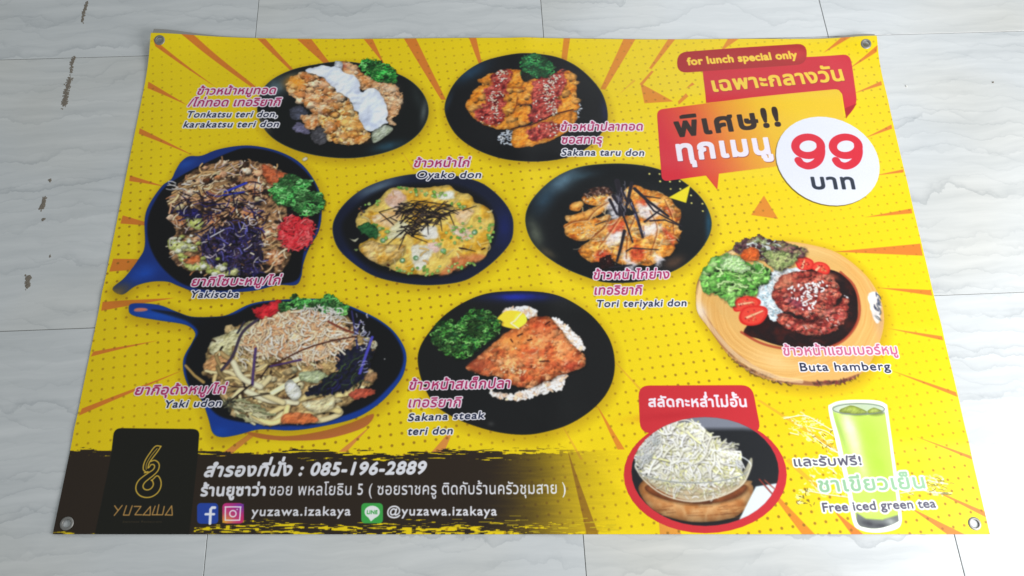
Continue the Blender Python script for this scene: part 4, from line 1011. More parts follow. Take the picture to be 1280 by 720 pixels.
# ---- iced tea glass, splash
begin('printed_glass', 'tall glass of green tea outlined in white')
Z = Zm(970, 490, 3.89)
SP = [(250, 246, 206), (252, 250, 226), (246, 240, 170)]
CUR, keep = 0, CUR
for reg, n in [(((30, 120), (130, 110), (260, 180), (270, 220), (160, 190), (50, 150)), 60), (((60, 170), (170, 180), (300, 280), (290, 320), (180, 260)), 55), (((140, 330), (250, 310), (380, 400), (340, 500), (200, 500), (130, 460)), 110), (((590, 480), (740, 400), (850, 440), (850, 500), (700, 500), (600, 510)), 60), (((90, 500), (150, 470), (140, 520), (110, 560)), 22)]:
    strands(Z(*reg), int(n * .8), (1, 7), (.35, 1.3), SP, ang=.3, spread=.9, bend=.5, sh=0, a=.62, round_=.02)
for q_ in [((30, 130), (130, 115), (200, 150), (262, 186)), ((150, 170), (230, 190), (270, 215)), ((60, 200), (100, 210)), ((170, 215), (230, 260), (300, 300)), ((140, 480), (250, 500), (370, 515)), ((600, 492), (700, 478), (770, 490), (852, 492)), ((735, 430), (780, 440), (832, 448))]:
    line(smo(Z(*q_)), .8, (252, 250, 232), a=.75, sh=0, round_=0)
    line(smo(Z(*q_) + np.array([0, 1.1])), .3, (150, 140, 90), a=.6, sh=0)
strands(Z((170, 200), (260, 190), (300, 300), (200, 260)), 9, (2, 5), (.3, .5), [(120, 100, 60)], sh=0); strands(Z((730, 420), (850, 440), (850, 500), (600, 490)), 22, (3, 10), (.25, .45), [(120, 120, 80)], ang=0, spread=.5, sh=0)
strands(Z((95, 530), (150, 470), (210, 520), (110, 580)), 14, (2, 5), (.3, .5), [(110, 100, 60)], sh=0)
CUR = keep
WH = (244, 244, 240)
poly(Z((248, 92), (262, 58), (330, 40), (470, 40), (528, 58), (540, 90), (560, 250), (580, 380), (602, 560), (604, 640), (570, 672), (480, 686), (400, 672), (364, 630), (330, 450), (290, 280)), WH, smooth=True)
glass = Z((268, 96), (280, 66), (330, 54), (450, 54), (510, 68), (524, 96), (545, 250), (565, 400), (588, 600), (580, 634), (500, 662), (430, 660), (386, 630), (360, 480), (310, 260))
poly(glass, (196, 224, 96), smooth=True)
CLIP = mask(glass)
poly(Z((260, 40), (540, 40), (540, 104), (390, 112), (260, 98)), (196, 210, 190), soft=6)
glow(Z((360, 200))[0], 9, 30, -.12, (236, 242, 220), .95); glow(Z((480, 330))[0], 16, 50, -.1, (176, 214, 60), .8); glow(Z((300, 180))[0], 3, 26, -.15, (150, 190, 90), .6); glow(Z((400, 330))[0], 6, 26, -.12, (226, 236, 180), .7); glow(Z((450, 570))[0], 16, 6, -.1, (206, 228, 120), .8)
poly(Z((384, 588), (430, 618), (510, 622), (590, 598), (600, 700), (380, 700)), (112, 116, 116), soft=5)
glow(Z((440, 640))[0], 9, 4, .2, (62, 62, 70), .9); glow(Z((550, 632))[0], 6, 4, .2, (176, 180, 176), .8); glow(Z((500, 650))[0], 8, 3, 0, (56, 56, 64), .8)
blob(Z((300, 96), (350, 68), (400, 80), (440, 100), (380, 106)), [(176, 196, 70), (196, 214, 110)], s=20, rough=2, light=.2)
blob(Z((440, 90), (470, 78), (512, 92), (500, 104), (450, 106)), [(176, 196, 70), (196, 214, 110)], s=20, rough=2, light=.2)
CLIP = None
q = Z(*np.c_[396 + 127 * np.cos(t), 84 + 26 * np.sin(t)])
line(np.r_[q, q[:1]], .5, (112, 124, 112), sh=0, round_=0)
begin('lettering', 'pale green and grey free iced tea lettering')
DG = (88, 84, 104)
OW = (246, 250, 240)
text('และรับฟรี!', Z((82, 362))[0], Z((410, 355))[0], 8.6, DG, bold=.35, out=1.9, ocol=OW)
text('ชาเขียวเย็น', Z((205, 487))[0], Z((722, 468))[0], 13.6, (150, 192, 152), bold=.7, out=2.1, ocol=OW)
text('Free iced green tea', Z((222, 583))[0], Z((775, 562))[0], 10.5, DG, bold=.4, out=2.2, ocol=OW, gap=.01)

# ---- speech bubbles
Z = Zm(810, 50, 3.273)
bbl = begin('printed_bubble', 'red speech bubble with yellow Thai lettering')
bq = np.r_[Z((214, 100), (640, 72)), rc(Z((640, 72), (822, 64), (836, 130), (852, 266), (808, 322), (788, 208), (230, 262)), 9)[5:-12], Z((808, 322), (790, 225), (776, 208), (230, 262))]
poly(bq, (206, 40, 52))
CLIP = mask(bq, False)
poly(Z((700, 60), (860, 60), (860, 330), (800, 330), (780, 200)), (214, 50, 66), a=.6, soft=40)
CLIP = None
poly(Z((852, 262), (808, 322), (802, 282)), (168, 26, 34), a=.8)
ob = begin('printed_bubble', 'orange to red speech bubble with black and white lettering')
pts = np.r_[rc(Z((28, 288), (400, 243), (783, 203), (822, 478), (48, 582)), 8), Z((276, 614))]
q = T(pts); b = bb(q, 4); s = np.minimum(sdf(q[:-1], *b), sdf(T(Z((214, 540), (284, 530), (276, 614))), *b))
gx = (np.arange(b[0], b[2]) - T(Z((40, 400)))[0][0]) / (T(Z((800, 400)))[0][0] - T(Z((40, 400)))[0][0])
tt = np.clip(gx * 1.25 - .0, 0, 1)[None].repeat(b[3] - b[1], 0) - (np.arange(b[3] - b[1])[:, None] / (b[3] - b[1]) - .4) * .25
put(*b, np.clip(.5 - s / 1.2, 0, 1), ramp([(212, 44, 58), (224, 88, 50), (232, 150, 44), (236, 186, 40), (238, 198, 40)], tt))
pill = begin('printed_bubble', 'dark red pill shaped tab with small yellow lettering')
pp = rc(Z((112, 54), (350, 38), (645, 20), (645, 101), (420, 118), (112, 138)), 13)
poly(pp, (172, 36, 36))
CLIP = mask(pp, False); glow(Z((600, 60))[0], 16, 8, 0, (206, 50, 50), .7); CLIP = None
YT = (244, 206, 64)
begin('lettering', 'small yellow English lettering', pill)
text('for lunch special only', Z((157, 105))[0], Z((607, 76))[0], 8.4, YT, bold=.75, gap=.03)
begin('lettering', 'yellow Thai lettering on red', bbl)
text('เฉพาะกลางวัน', Z((262, 216))[0], Z((800, 166))[0], 13.2, YT, sq=.5, bold=1.0, lift=.05, sh=(.6, .9, (150, 24, 30)), shear=.05, gap=.04)
begin('lettering', 'heavy black Thai lettering', ob)
text('พิเศษ!!', Z((112, 397))[0], Z((538, 350))[0], 17.5, (44, 26, 18), sq=.6, bold=1.3, lift=.07, shear=.06, gap=.06)
begin('lettering', 'heavy white Thai lettering', ob)
text('ทุกเมนู', Z((118, 494))[0], Z((503, 464))[0], 19, (238, 230, 240), sq=.6, bold=1.55, shear=.06, sh=(.7, .9, (120, 40, 60)), gap=.06)
pc = begin('printed_badge', 'white round price badge reading 99')
t = np.linspace(0, 6.2832, 41)[:-1]
cir = Z(*np.c_[732 + 214 * np.cos(t) + 6 * np.sin(t), 497 + 181 * np.sin(t) + 22 * np.cos(t)])
CUR = 0
poly(cir, (90, 70, 10), a=.9, off=(-3, 3)); CUR = pc
poly(cir, (228, 230, 241))
for dx in (0, 155):
    begin('digit', None, pc)
    t = np.linspace(0, 6.2832, 33)
    line(Z(*np.c_[651 + dx + 53 * np.cos(t), 436 + 38 * np.sin(t)]), 4.7, (206, 36, 54), sh=0, round_=0)
    line(smo(Z((702 + dx, 430), (704 + dx, 462), (694 + dx, 492), (672 + dx, 511), (646 + dx, 517), (622 + dx, 508), (611 + dx, 494)), 5), 4.7, (206, 36, 54), w1=4.6, sh=0, round_=0)
begin('lettering', 'dark Thai word under the number', pc)
text('บาท', Z((670, 611))[0], Z((842, 611))[0], 14, (44, 52, 66), bold=1.0, gap=.04)

# ---- dish captions
PK, NV = (176, 46, 98), (28, 36, 62)
CAPS = [
    ('pink and navy caption for the fried cutlet dish', [('ข้าวหน้าหมูทอด', (245.5, 118.8), (343, 118), 7.2, 1), ('/ไก่ทอด เทอริยากิ', (234.5, 133.6), (348.5, 132.6), 7.6, 1), ('Tonkatsu teri don,', (232.2, 147.4), (345.5, 146.6), 7.6, 0), ('karakatsu teri don', (228.7, 160), (347, 159), 7.6, 0)]),
    ('pink and navy caption for the fried fish dish', [('ข้าวหน้าปลาทอด', (698, 164.2), (801, 163.4), 7.8, 1), ('ซอสทารุ', (699, 180.2), (750, 180), 8, 1), ('Sakana taru don', (699, 195.4), (803, 195.6), 8.2, 0)]),
    ('pink and navy caption for the egg dish', [('ข้าวหน้าไก่', (514.5, 209.2), (584, 208.8), 8, 1), ('Oyako don', (518, 222.9), (599, 222.8), 8.5, 0)]),
    ('pink and navy caption for the glazed chicken dish', [('ข้าวหน้าไก่ย่าง', (738.7, 349.4), (834.5, 348.2), 8.6, 1), ('เทอริยากิ', (740.3, 368.6), (799.7, 368.2), 8.8, 1), ('Tori teriyaki don', (742.2, 384.4), (856.1, 383), 8.6, 0)]),
    ('pink and navy caption for the skillet noodles', [('ยากิโซบะหมู/ไก่', (238, 357.9), (348.5, 356), 8.6, 1), ('Yakisoba', (236, 372.9), (298, 372.7), 8.6, 0)]),
    ('pink and navy caption for the thick noodle skillet', [('ยากิอุด้งหมู/ไก่', (167.7, 493.8), (280.3, 491.8), 9, 1), ('Yaki udon', (203.4, 510), (275.4, 508), 9, 0)]),
    ('pink and navy caption for the fish steak dish', [('ข้าวหน้าสเต็กปลา', (508.3, 487.3), (634.6, 485), 9.3, 1), ('เทอริยากิ', (507.8, 509.4), (573, 508.8), 9.4, 1), ('Sakana steak', (507.2, 526.6), (603.6, 523.5), 9, 0), ('teri don', (506.4, 544), (563.3, 543), 9, 0)]),
    ('pale pink and navy caption for the hamburg steak', [('ข้าวหน้าแฮมเบอร์หมู', (978, 444.5), (1121.3, 442.9), 9.2, 2), ('Buta hamberg', (999, 464), (1112.3, 462.9), 9.8, 0)])]
for lab, rows in CAPS:
    begin('lettering', lab)
    for s, p0, p1, h_, c in rows:
        if c:
            text(s, p0, p1, h_, PK if c == 1 else (200, 98, 130), bold=.3, out=1.45, shear=.2 if c == 1 else .0, ocol=(240, 226, 236))
        else:
            text(s, p0, p1, h_, NV, bold=.22, out=1.4, shear=.22 if 'Buta' not in s else 0, gap=.045)
bits([(379, 199), (380, 199), (380, 200)], 1, (2.2, 2.4), [(236, 226, 190)], asp=(1, 1.4))
CUR = 0
# ink softness and print grain
k = np.array([.22, .56, .22], np.float32)
for ax in (0, 1):
    pad = np.pad(ART, ((1, 1), (0, 0), (0, 0)) if ax == 0 else ((0, 0), (1, 1), (0, 0)), mode='edge')
    ART = sum((pad[i_:i_ + H] if ax == 0 else pad[:, i_:i_ + W]) * k[i_] for i_ in (0, 1, 2))
ART *= 1 + (rng.random((H, W, 1), dtype=np.float32) - .5) * .05
ART = np.clip(ART, 0, 1)

img = bpy.data.images.new('banner_print', W, H)
px = np.ones((H, W, 4), np.float32); px[..., :3] = ART[::-1]
img.pixels.foreach_set(px.ravel()); img.update(); img.pack()
del px

# ---------------------------------------------------------------- materials


def mat(name):
    m = bpy.data.materials.new(name); m.use_nodes = True
    nt = m.node_tree; return m, nt, nt.nodes['Principled BSDF']


def N(nt, t, **kw):
    n = nt.nodes.new(t)
    for k_, v_ in kw.items(): setattr(n, k_, v_)
    return n


vinyl, nt, bs = mat('printed_vinyl')
uvn = N(nt, 'ShaderNodeUVMap', uv_map='UVMap'); ti = N(nt, 'ShaderNodeTexImage', image=img, interpolation='Cubic', extension='EXTEND')
nt.links.new(uvn.outputs[0], ti.inputs[0]); nt.links.new(ti.outputs[0], bs.inputs['Base Color'])
bs.inputs['Roughness'].default_value = .38; bs.inputs['Specular IOR Level'].default_value = .28
tc = N(nt, 'ShaderNodeTexCoord')
def weave(nt, tc, bs, scale, dist):
    w1 = N(nt, 'ShaderNodeTexWave', bands_direction='X'); w2 = N(nt, 'ShaderNodeTexWave', bands_direction='Y')
    mx_ = N(nt, 'ShaderNodeMath', operation='ADD')
    for w_, i in ((w1, 0), (w2, 1)):
        w_.inputs['Scale'].default_value = scale; nt.links.new(tc.outputs['Object'], w_.inputs[0]); nt.links.new(w_.outputs['Fac'], mx_.inputs[i])
    bp = N(nt, 'ShaderNodeBump'); bp.inputs['Strength'].default_value = .25; bp.inputs['Distance'].default_value = dist
    nt.links.new(mx_.outputs[0], bp.inputs['Height']); nt.links.new(bp.outputs[0], bs.inputs['Normal'])
weave(nt, tc, bs, 260, .00012)

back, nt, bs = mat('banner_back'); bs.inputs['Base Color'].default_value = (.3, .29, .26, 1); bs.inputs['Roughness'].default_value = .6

metal, nt, bs = mat('eyelet_metal')
nz = N(nt, 'ShaderNodeTexNoise'); nz.inputs['Scale'].default_value = 300
cr = N(nt, 'ShaderNodeValToRGB'); cr.color_ramp.elements[0].color = (.2, .195, .18, 1); cr.color_ramp.elements[1].color = (.4, .39, .37, 1)
nt.links.new(nz.outputs['Fac'], cr.inputs[0]); nt.links.new(cr.outputs[0], bs.inputs['Base Color'])
bs.inputs['Metallic'].default_value = .8; bs.inputs['Roughness'].default_value = .5

grout, nt, bs = mat('grout')
nz = N(nt, 'ShaderNodeTexNoise'); nz.inputs['Scale'].default_value = 9
cr = N(nt, 'ShaderNodeValToRGB'); cr.color_ramp.elements[0].color = (.08, .08, .075, 1); cr.color_ramp.elements[1].color = (.34, .34, .32, 1)
nt.links.new(nz.outputs['Fac'], cr.inputs[0]); nt.links.new(cr.outputs[0], bs.inputs['Base Color']); bs.inputs['Roughness'].default_value = .9

dirt, nt, bs = mat('floor_grime')
nz = N(nt, 'ShaderNodeTexNoise'); nz.inputs['Scale'].default_value = 220
cr = N(nt, 'ShaderNodeValToRGB'); cr.color_ramp.elements[0].color = (.10, .085, .065, 1); cr.color_ramp.elements[1].color = (.30, .26, .21, 1)
nt.links.new(nz.outputs['Fac'], cr.inputs[0]); nt.links.new(cr.outputs[0], bs.inputs['Base Color']); bs.inputs['Roughness'].default_value = .8
white_crumb, nt, bs = mat('crumb_white'); bs.inputs['Base Color'].default_value = (.8, .79, .74, 1); bs.inputs['Roughness'].default_value = .6

tile_m, nt, bs = mat('veined_tile')
tc = N(nt, 'ShaderNodeTexCoord'); oi = N(nt, 'ShaderNodeObjectInfo')
mul = N(nt, 'ShaderNodeVectorMath', operation='SCALE'); mul.inputs[3].default_value = 37.0
cmb = N(nt, 'ShaderNodeCombineXYZ')
for i in range(3): nt.links.new(oi.outputs['Random'], cmb.inputs[i])
nt.links.new(cmb.outputs[0], mul.inputs[0])
add = N(nt, 'ShaderNodeVectorMath', operation='ADD'); nt.links.new(tc.outputs['Object'], add.inputs[0]); nt.links.new(mul.outputs[0], add.inputs[1])
# slow warp
wn = N(nt, 'ShaderNodeTexNoise'); wn.inputs['Scale'].default_value = 3.2; wn.inputs['Detail'].default_value = 4
nt.links.new(add.outputs[0], wn.inputs[0])
ws = N(nt, 'ShaderNodeVectorMath', operation='SCALE'); ws.inputs[3].default_value = .09; nt.links.new(wn.outputs['Color'], ws.inputs[0])
a2 = N(nt, 'ShaderNodeVectorMath', operation='ADD'); nt.links.new(add.outputs[0], a2.inputs[0]); nt.links.new(ws.outputs[0], a2.inputs[1])
mp = N(nt, 'ShaderNodeMapping'); mp.inputs['Scale'].default_value = (1.6, 17.0, 1.0); nt.links.new(a2.outputs[0], mp.inputs[0])
n2 = N(nt, 'ShaderNodeTexNoise'); n2.inputs['Scale'].default_value = 2.6; n2.inputs['Detail'].default_value = 9; n2.inputs['Roughness'].default_value = .6
nt.links.new(mp.outputs[0], n2.inputs[0])
base = N(nt, 'ShaderNodeValToRGB'); e = base.color_ramp.elements
e[0].position = .28; e[0].color = (.55, .575, .58, 1); e[1].position = .74; e[1].color = (.68, .70, .70, 1)
nt.links.new(n2.outputs['Fac'], base.inputs[0])
def M_(op, a_, b_=None, c_=None):
    n = N(nt, 'ShaderNodeMath', operation=op)
    for i_, v_ in enumerate((a_, b_, c_)):
        if v_ is None: continue
        if hasattr(v_, 'links'): nt.links.new(v_, n.inputs[i_])
        else: n.inputs[i_].default_value = v_
    return n.outputs[0]
def veins(freq, warp, nscale, off, pw):
    """ledged bands: a sharp wandering line that fades out on one side"""
    m_ = N(nt, 'ShaderNodeMapping'); m_.inputs['Scale'].default_value = (1.25, 1.0, 1.0); m_.inputs['Location'].default_value = (off, off * .7, off * .3); nt.links.new(add.outputs[0], m_.inputs[0])
    w_ = N(nt, 'ShaderNodeTexNoise'); w_.inputs['Scale'].default_value = nscale; w_.inputs['Detail'].default_value = 7; w_.inputs['Roughness'].default_value = .56; nt.links.new(m_.outputs[0], w_.inputs[0])
    sx_ = N(nt, 'ShaderNodeSeparateXYZ'); nt.links.new(add.outputs[0], sx_.inputs[0])
    ph = M_('MULTIPLY_ADD', sx_.outputs[1], freq, M_('MULTIPLY', w_.outputs['Fac'], warp))
    f_ = M_('FRACT', ph)
    tail = M_('POWER', M_('SUBTRACT', 1.0, f_), pw)                     # dark just past the ledge, then fading
    core = M_('SMOOTH_MIN', M_('MULTIPLY', f_, 30.0), 1.0, .2)           # keeps the ledge from aliasing
    k_ = N(nt, 'ShaderNodeTexNoise'); k_.inputs['Scale'].default_value = 4.2; k_.inputs['Detail'].default_value = 3; m2_ = N(nt, 'ShaderNodeMapping'); m2_.inputs['Scale'].default_value = (.8, 2.2, 1.0); m2_.inputs['Location'].default_value = (off * 2, 0, off); nt.links.new(add.outputs[0], m2_.inputs[0]); nt.links.new(m2_.outputs[0], k_.inputs[0])
    r_ = N(nt, 'ShaderNodeMapRange'); r_.inputs[1].default_value = .38; r_.inputs[2].default_value = .62; nt.links.new(k_.outputs['Fac'], r_.inputs[0])
    return M_('MULTIPLY', M_('MULTIPLY', tail, core), r_.outputs[0])
vm = M_('MINIMUM', M_('ADD', M_('MULTIPLY', veins(12.0, 3.4, 2.6, 0.0, 9.0), .52), M_('MULTIPLY', veins(29.0, 5.0, 3.6, 5.3, 8.0), .32)), .8)
mix = N(nt, 'ShaderNodeMix', data_type='RGBA'); nt.links.new(vm, mix.inputs[0]); nt.links.new(base.outputs[0], mix.inputs[6]); mix.inputs[7].default_value = (.27, .30, .32, 1)
# faint warm clouding
wc = N(nt, 'ShaderNodeTexNoise'); wc.inputs['Scale'].default_value = 2.2; nt.links.new(a2.outputs[0], wc.inputs[0])
wm = N(nt, 'ShaderNodeMapRange'); wm.inputs[1].default_value = .5; wm.inputs[2].default_value = .75; wm.inputs[4].default_value = .8; nt.links.new(wc.outputs['Fac'], wm.inputs[0])
mix2 = N(nt, 'ShaderNodeMix', data_type='RGBA', blend_type='MULTIPLY'); nt.links.new(wm.outputs[0], mix2.inputs[0]); nt.links.new(mix.outputs[2], mix2.inputs[6]); mix2.inputs[7].default_value = (1, .95, .86, 1)
nt.links.new(mix2.outputs[2], bs.inputs['Base Color'])
rr = N(nt, 'ShaderNodeMapRange'); rr.inputs[3].default_value = .2; rr.inputs[4].default_value = .3; nt.links.new(n2.outputs['Fac'], rr.inputs[0]); nt.links.new(rr.outputs[0], bs.inputs['Roughness'])
bp = N(nt, 'ShaderNodeBump'); bp.inputs['Strength'].default_value = .06; bp.inputs['Distance'].default_value = .001; nt.links.new(n2.outputs['Fac'], bp.inputs['Height']); nt.links.new(bp.outputs[0], bs.inputs['Normal'])

# ---------------------------------------------------------------- object helpers


def mesh_obj(name, verts, faces, m, parent=None, smooth=False):
    me = bpy.data.meshes.new(name); me.from_pydata(verts, [], faces); me.update()
    if m: me.materials.append(m)
    if smooth: me.polygons.foreach_set('use_smooth', [True] * len(me.polygons))
    o = bpy.data.objects.new(name, me); COL.objects.link(o)
    if parent: o.parent = parent
    return o


# ---------------------------------------------------------------- floor: grout bed and square tiles
TH = 0.0787121; OX, OY = -0.4566216, 1.1873769
ct, s_t = math.cos(TH), math.sin(TH)
def grid2xy(a_, b_): return (ct * a_ - s_t * b_, s_t * a_ + ct * b_)
P = .6; J = .0013; TT = .009
x0, x1, y0, y1 = OX - 3 * P, OX + 5 * P, OY - 5 * P, OY + 4 * P
vs = [(*grid2xy(a_, b_), z) for z in (-.03, -.0012) for a_, b_ in ((x0, y0), (x1, y0), (x1, y1), (x0, y1))]
floor = mesh_obj('floor', vs, [(0, 3, 2, 1), (4, 5, 6, 7), (0, 1, 5, 4), (1, 2, 6, 5), (2, 3, 7, 6), (3, 0, 4, 7)], grout)
floor['kind'] = 'structure'
hw = P / 2 - J / 2; ch = .0004
tv = [(sx * hw, sy * hw, -.0013) for sx, sy in ((-1, -1), (1, -1), (1, 1), (-1, 1))] + [(sx * hw, sy * hw, -ch) for sx, sy in ((-1, -1), (1, -1), (1, 1), (-1, 1))] \
    + [(sx * (hw - ch), sy * (hw - ch), 0) for sx, sy in ((-1, -1), (1, -1), (1, 1), (-1, 1))]
tf = [(8, 9, 10, 11)] + [(i, (i + 1) % 4, 4 + (i + 1) % 4, 4 + i) for i in range(4)] + [(4 + i, 4 + (i + 1) % 4, 8 + (i + 1) % 4, 8 + i) for i in range(4)]
tile0 = None
for i in range(-3, 5):
    for j in range(-5, 4):
        if tile0 is None:
            o = tile0 = mesh_obj('tile', tv, tf, tile_m, floor)
        else:
            o = tile0.copy(); COL.objects.link(o); o.parent = floor
        o.location = (*grid2xy(OX + (i + .5) * P, OY + (j + .5) * P), rng.uniform(-.0002, .0002)); o.rotation_euler = (0, 0, TH)


def px_floor(px_, py_):
    x = (px_ - 640) / FPX; y = -(py_ - 360) / FPX
    c, s = math.cos(ROLL), math.sin(ROLL); x, y = c * x - s * y, s * x + c * y
    d_ = np.array([x, math.cos(PITCH) + y * math.sin(PITCH), -math.sin(PITCH) + y * math.cos(PITCH)])
    t_ = -CAM_H / d_[2]; return d_[:2] * t_


def grime(name, path, width, n, m, label=None, h=.0006):
    """a smear of many small low crusts along a path on the floor"""
    r_ = random.Random(n * 7 + int(path[0][0])); pts = [px_floor(*p) for p in path]
    V, F = [], []
    for k_ in range(n * 4):
        f = r_.random() * (len(pts) - 1); i = min(int(f), len(pts) - 2); f -= i
        c = pts[i] * (1 - f) + pts[i + 1] * f + np.array([r_.gauss(0, width * .7), r_.gauss(0, width * 1.1)])
        rad = r_.uniform(.0007, .0026); b0 = len(V); m_ = 6; z = .0004 + r_.random() * h * .15
        for a_ in range(m_):
            t_ = a_ / m_ * 6.283; q_ = rad * r_.uniform(.6, 1.3)
            V.append((c[0] + q_ * math.cos(t_), c[1] + q_ * math.sin(t_) * 1.5, -.0004))
        V.append((c[0], c[1], z + h * .15)); F += [(b0 + a_, b0 + (a_ + 1) % m_, b0 + m_) for a_ in range(m_)]
    o = mesh_obj(name, V, F, m, floor)
    if label: o['label'] = label
    return o


grime('stain', [(109, 2), (105, 14), (103, 27)], .0022, 60, dirt, 'brown smear at the top left of the floor')
grime('stain', [(93, 72), (90, 78), (89, 90)], .0022, 26, dirt)
grime('stain', [(87, 98), (83, 115), (80, 132)], .0034, 100, dirt, 'broad brown smear left of the banner')
grime('stain', [(56, 248), (54, 256), (51, 260)], .0024, 50, dirt)
grime('stain', [(55, 274), (53, 275)], .0012, 8, dirt)
grime('stain', [(36, 347), (34, 349)], .003, 18, dirt)
grime('stain', [(35, 354), (34, 358)], .0025, 30, dirt)
grime('stain', [(62, 225), (63, 226)], .0012, 8, dirt)
grime('stain', [(62, 320), (63, 321)], .0006, 2, dirt)
for nm, p, m, lab, sz in [('crumb', (1133, 108), white_crumb, 'tiny white crumb on the tile right of the banner top corner', .0028),
                          ('crumb', (1241, 103), dirt, 'tiny dark speck on the tile near the right edge', .0026)]:
    c = px_floor(*p); r_ = random.Random(int(p[0])); V = []
    for k_ in range(10):
        V.append((c[0] + sz * math.cos(k_ * 1.2566) * r_.uniform(.6, 1.2) * (1 if k_ < 5 else .6), c[1] + sz * math.sin(k_ * 1.2566) * r_.uniform(.6, 1.2) * (1 if k_ < 5 else .6), 0 if k_ < 5 else .002 * r_.uniform(.7, 1.2)))
    o = mesh_obj(nm, V, [(4, 3, 2, 1, 0), (5, 6, 7, 8, 9)] + [(i, (i + 1) % 5, 5 + (i + 1) % 5, 5 + i) for i in range(5)], m)
    o['label'] = lab; o['category'] = 'crumb'

# ---------------------------------------------------------------- banner sheet
def hz(u, v):
    """height of the vinyl above the floor, metres; u,v 0..1"""
    u = np.asarray(u, float); v = np.asarray(v, float)
    g2 = lambda cu, cv, su, sv: np.exp(-((u - cu) / su) ** 2 - ((v - cv) / sv) ** 2)
    z = .0012 + .0005 * np.sin(9 * u + 3 * v) * np.sin(7 * v + 2)
    z = z + .015 * g2(-.01, 1.01, .085, .07) + .012 * g2(1, 1.01, .05, .06) + .002 * g2(.03, .5, .03, .4)
    z = z + .0038 * np.exp(-((v - 1) / .025) ** 2) * (.6 + .4 * np.sin(14 * u + 1))
    z = z + .0022 * g2(.80, 1, .09, .10) + .0016 * g2(.45, 1, .2, .05)
    z = z + 0.0040 * g2(.83, .86, .16, .035) + 0.0019 * g2(.17, .90, .06, .05) + 0.0017 * np.exp(-((v - .70 - .05 * np.sin(5 * u)) / .03) ** 2) * g2(.75, .7, .35, .3)
    z = z + 0.0015 * np.exp(-((v - .42 + .06 * u) / .022) ** 2) + 0.0012 * np.exp(-((v - .17 + .02 * np.sin(8 * u)) / .02) ** 2)
    z = z + 0.0020 * g2(1, .25, .04, .08) + 0.0017 * np.exp(-((u - .52 - .02 * np.sin(6 * v)) / .02) ** 2)
    z = z + 0.0014 * g2(.0, .0, .08, .08) + 0.0015 * np.exp(-(((u - .62) * .8 + (v - .05) * .6) / .012) ** 2) * g2(.6, .05, .2, .12)
    return z


def pts3(u, v, off=0.0):
    xy = uv2xy(u, v)
    return np.c_[xy.reshape(-1, 2), (hz(u, v) + off).ravel()]


EY = [(.0125, .0165), (.986, .0165), (.0125, .984), (.984, .982)]   # u,v of the eyelet centres


def sheet_mesh(name, keep, nx, ny, off, m, parent):
    """quads of an nx x ny lattice on the banner surface where keep[j,i]"""
    jj, ii = np.nonzero(keep)
    lat = np.arange((nx + 1) * (ny + 1)).reshape(ny + 1, nx + 1)
    q = np.stack([lat[jj, ii], lat[jj, ii + 1], lat[jj + 1, ii + 1], lat[jj + 1, ii]], 1)
    used, inv = np.unique(q, return_inverse=True); q = inv.reshape(-1, 4)
    u = (used % (nx + 1)) / nx; v = (used // (nx + 1)) / ny
    P3 = pts3(u, v, off)
    me = bpy.data.meshes.new(name)
    me.vertices.add(len(P3)); me.vertices.foreach_set('co', P3.ravel())
    me.loops.add(q.size); me.loops.foreach_set('vertex_index', q.ravel().astype(np.int32))
    me.polygons.add(len(q)); me.polygons.foreach_set('loop_start', np.arange(0, q.size, 4, dtype=np.int32))
    me.update(calc_edges=True)
    uvl = me.uv_layers.new(name='UVMap'); uvl.data.foreach_set('uv', np.c_[u, v][q.ravel()].ravel())
    me.polygons.foreach_set('use_smooth', np.ones(len(q), bool))
    e_ = 2e-3
    a_ = pts3(u + e_, v) - pts3(u - e_, v); b_ = pts3(u, v + e_) - pts3(u, v - e_)
    nn = np.cross(a_, b_); nn /= np.linalg.norm(nn, axis=1)[:, None]
    me.normals_split_custom_set_from_vertices(nn.tolist())
    me.materials.append(m)
    o = bpy.data.objects.new(name, me); COL.objects.link(o); o.parent = parent
    return o


banner = bpy.data.objects.new('banner', None); COL.objects.link(banner)
banner['label'] = 'yellow vinyl menu banner with printed dishes lying flat on the tiled floor'; banner['category'] = 'banner'
cxy = uv2xy(.5, .5); banner.location = (cxy[0], cxy[1], 0)
bpy.context.view_layer.update()


def hole_keep(nx, ny, r):
    u = (np.arange(nx) + .5) / nx; v = (np.arange(ny) + .5) / ny
    k_ = np.ones((ny, nx), bool)
    for eu, ev in EY: k_ &= np.hypot((u[None] - eu) * BW, (v[:, None] - ev) * BH) > r
    return k_


RH = .0086
sh_o = sheet_mesh('sheet', hole_keep(500, 333, RH), 500, 333, 0, vinyl, banner)
sh_o.data.materials.append(back)
NX, NY = 750, 500
ids = IDM[::-1]
iy = ((np.arange(NY) + .5) / NY * H).astype(int); ix = ((np.arange(NX) + .5) / NX * W).astype(int)
cell = ids[iy][:, ix]
hk = hole_keep(NX, NY, .0122)
made = {}
for pid, name, lab, par in PARTS:
    k_ = (cell == pid) & hk
    if not k_.any(): print('EMPTY', name, lab); continue
    o = sheet_mesh(name, k_, NX, NY, .00015, vinyl, made.get(par, banner))
    if lab: o['label'] = lab
    made[pid] = o
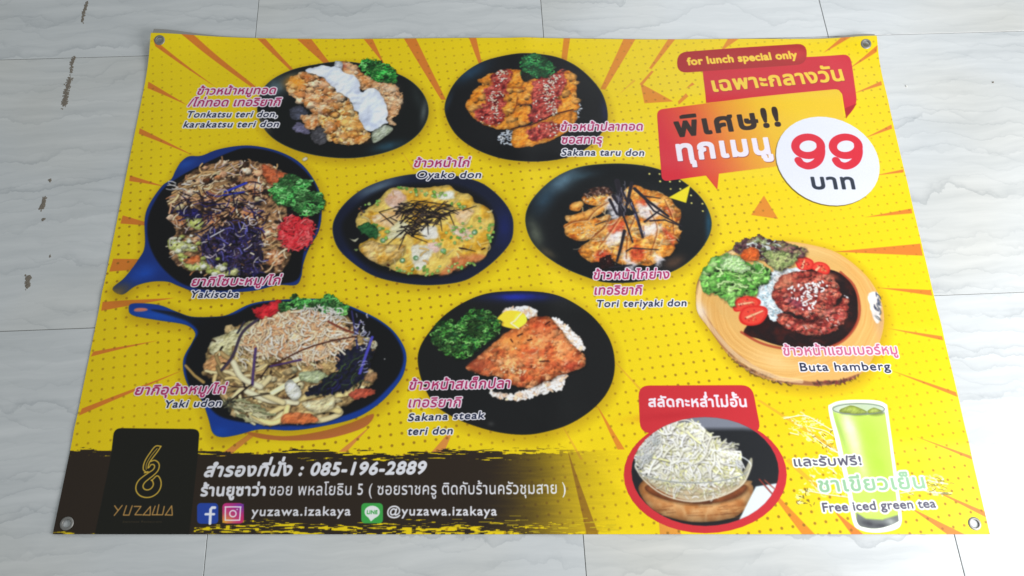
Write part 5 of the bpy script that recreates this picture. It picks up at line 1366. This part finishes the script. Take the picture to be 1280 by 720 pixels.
# edge skirt so the vinyl has thickness: an underside 0.5 mm below with a rim
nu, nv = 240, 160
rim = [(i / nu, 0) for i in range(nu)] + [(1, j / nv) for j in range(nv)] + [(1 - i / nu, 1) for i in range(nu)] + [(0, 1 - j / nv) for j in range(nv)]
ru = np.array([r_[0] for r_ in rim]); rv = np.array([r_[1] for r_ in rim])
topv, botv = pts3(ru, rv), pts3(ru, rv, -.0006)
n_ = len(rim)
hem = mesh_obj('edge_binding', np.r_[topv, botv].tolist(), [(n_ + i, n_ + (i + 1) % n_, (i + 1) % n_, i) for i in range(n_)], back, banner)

# dark strip added as shadow behind the top edge, widest at the lifted corners
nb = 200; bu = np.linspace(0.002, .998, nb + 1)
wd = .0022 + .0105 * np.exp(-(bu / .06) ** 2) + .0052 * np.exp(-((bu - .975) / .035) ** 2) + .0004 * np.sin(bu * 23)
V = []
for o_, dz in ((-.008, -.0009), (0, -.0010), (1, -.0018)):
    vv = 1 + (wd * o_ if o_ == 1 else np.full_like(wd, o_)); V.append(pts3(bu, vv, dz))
shade_v = np.maximum(np.concatenate(V), [-9, -9, .0001]); n_ = nb + 1
top_shade = mesh_obj('hem', shade_v.tolist(), [(r_ * n_ + i, r_ * n_ + i + 1, (r_ + 1) * n_ + i + 1, (r_ + 1) * n_ + i) for r_ in (0, 1) for i in range(nb)], back, banner, smooth=True)
# eyelets: pressed metal rings, each following the sheet
for (eu, ev) in EY:
    c = uv2xy(eu, ev); ring = [(.0066, -.0014), (.0062, .0001), (.0066, .0009), (.0076, .0012), (.0092, .0010), (.0106, .0004), (.0109, -.0001)]
    V, F = [], []; S_ = 28
    for r_, z_ in ring:
        for k_ in range(S_):
            t_ = k_ / S_ * 6.28318; dx, dy = r_ * math.cos(t_), r_ * math.sin(t_)
            zz = float(hz(eu + dx / BW, ev + dy / BH))
            V.append((c[0] + dx, c[1] + dy, max(zz + z_, .0002)))
    for a_ in range(len(ring) - 1):
        for k_ in range(S_):
            F.append((a_ * S_ + k_, (a_ + 1) * S_ + k_, (a_ + 1) * S_ + (k_ + 1) % S_, a_ * S_ + (k_ + 1) % S_))
    mesh_obj('eyelet', V, F, metal, banner, smooth=True)
inv = Matrix.Translation(-banner.location)      # vertices were laid out in world space: bring them into the banner's frame
for o in [c_ for c_ in SC.objects if c_.type == 'MESH' and c_.parent and (c_.parent == banner or c_.parent.parent == banner)]:
    o.data.transform(inv)
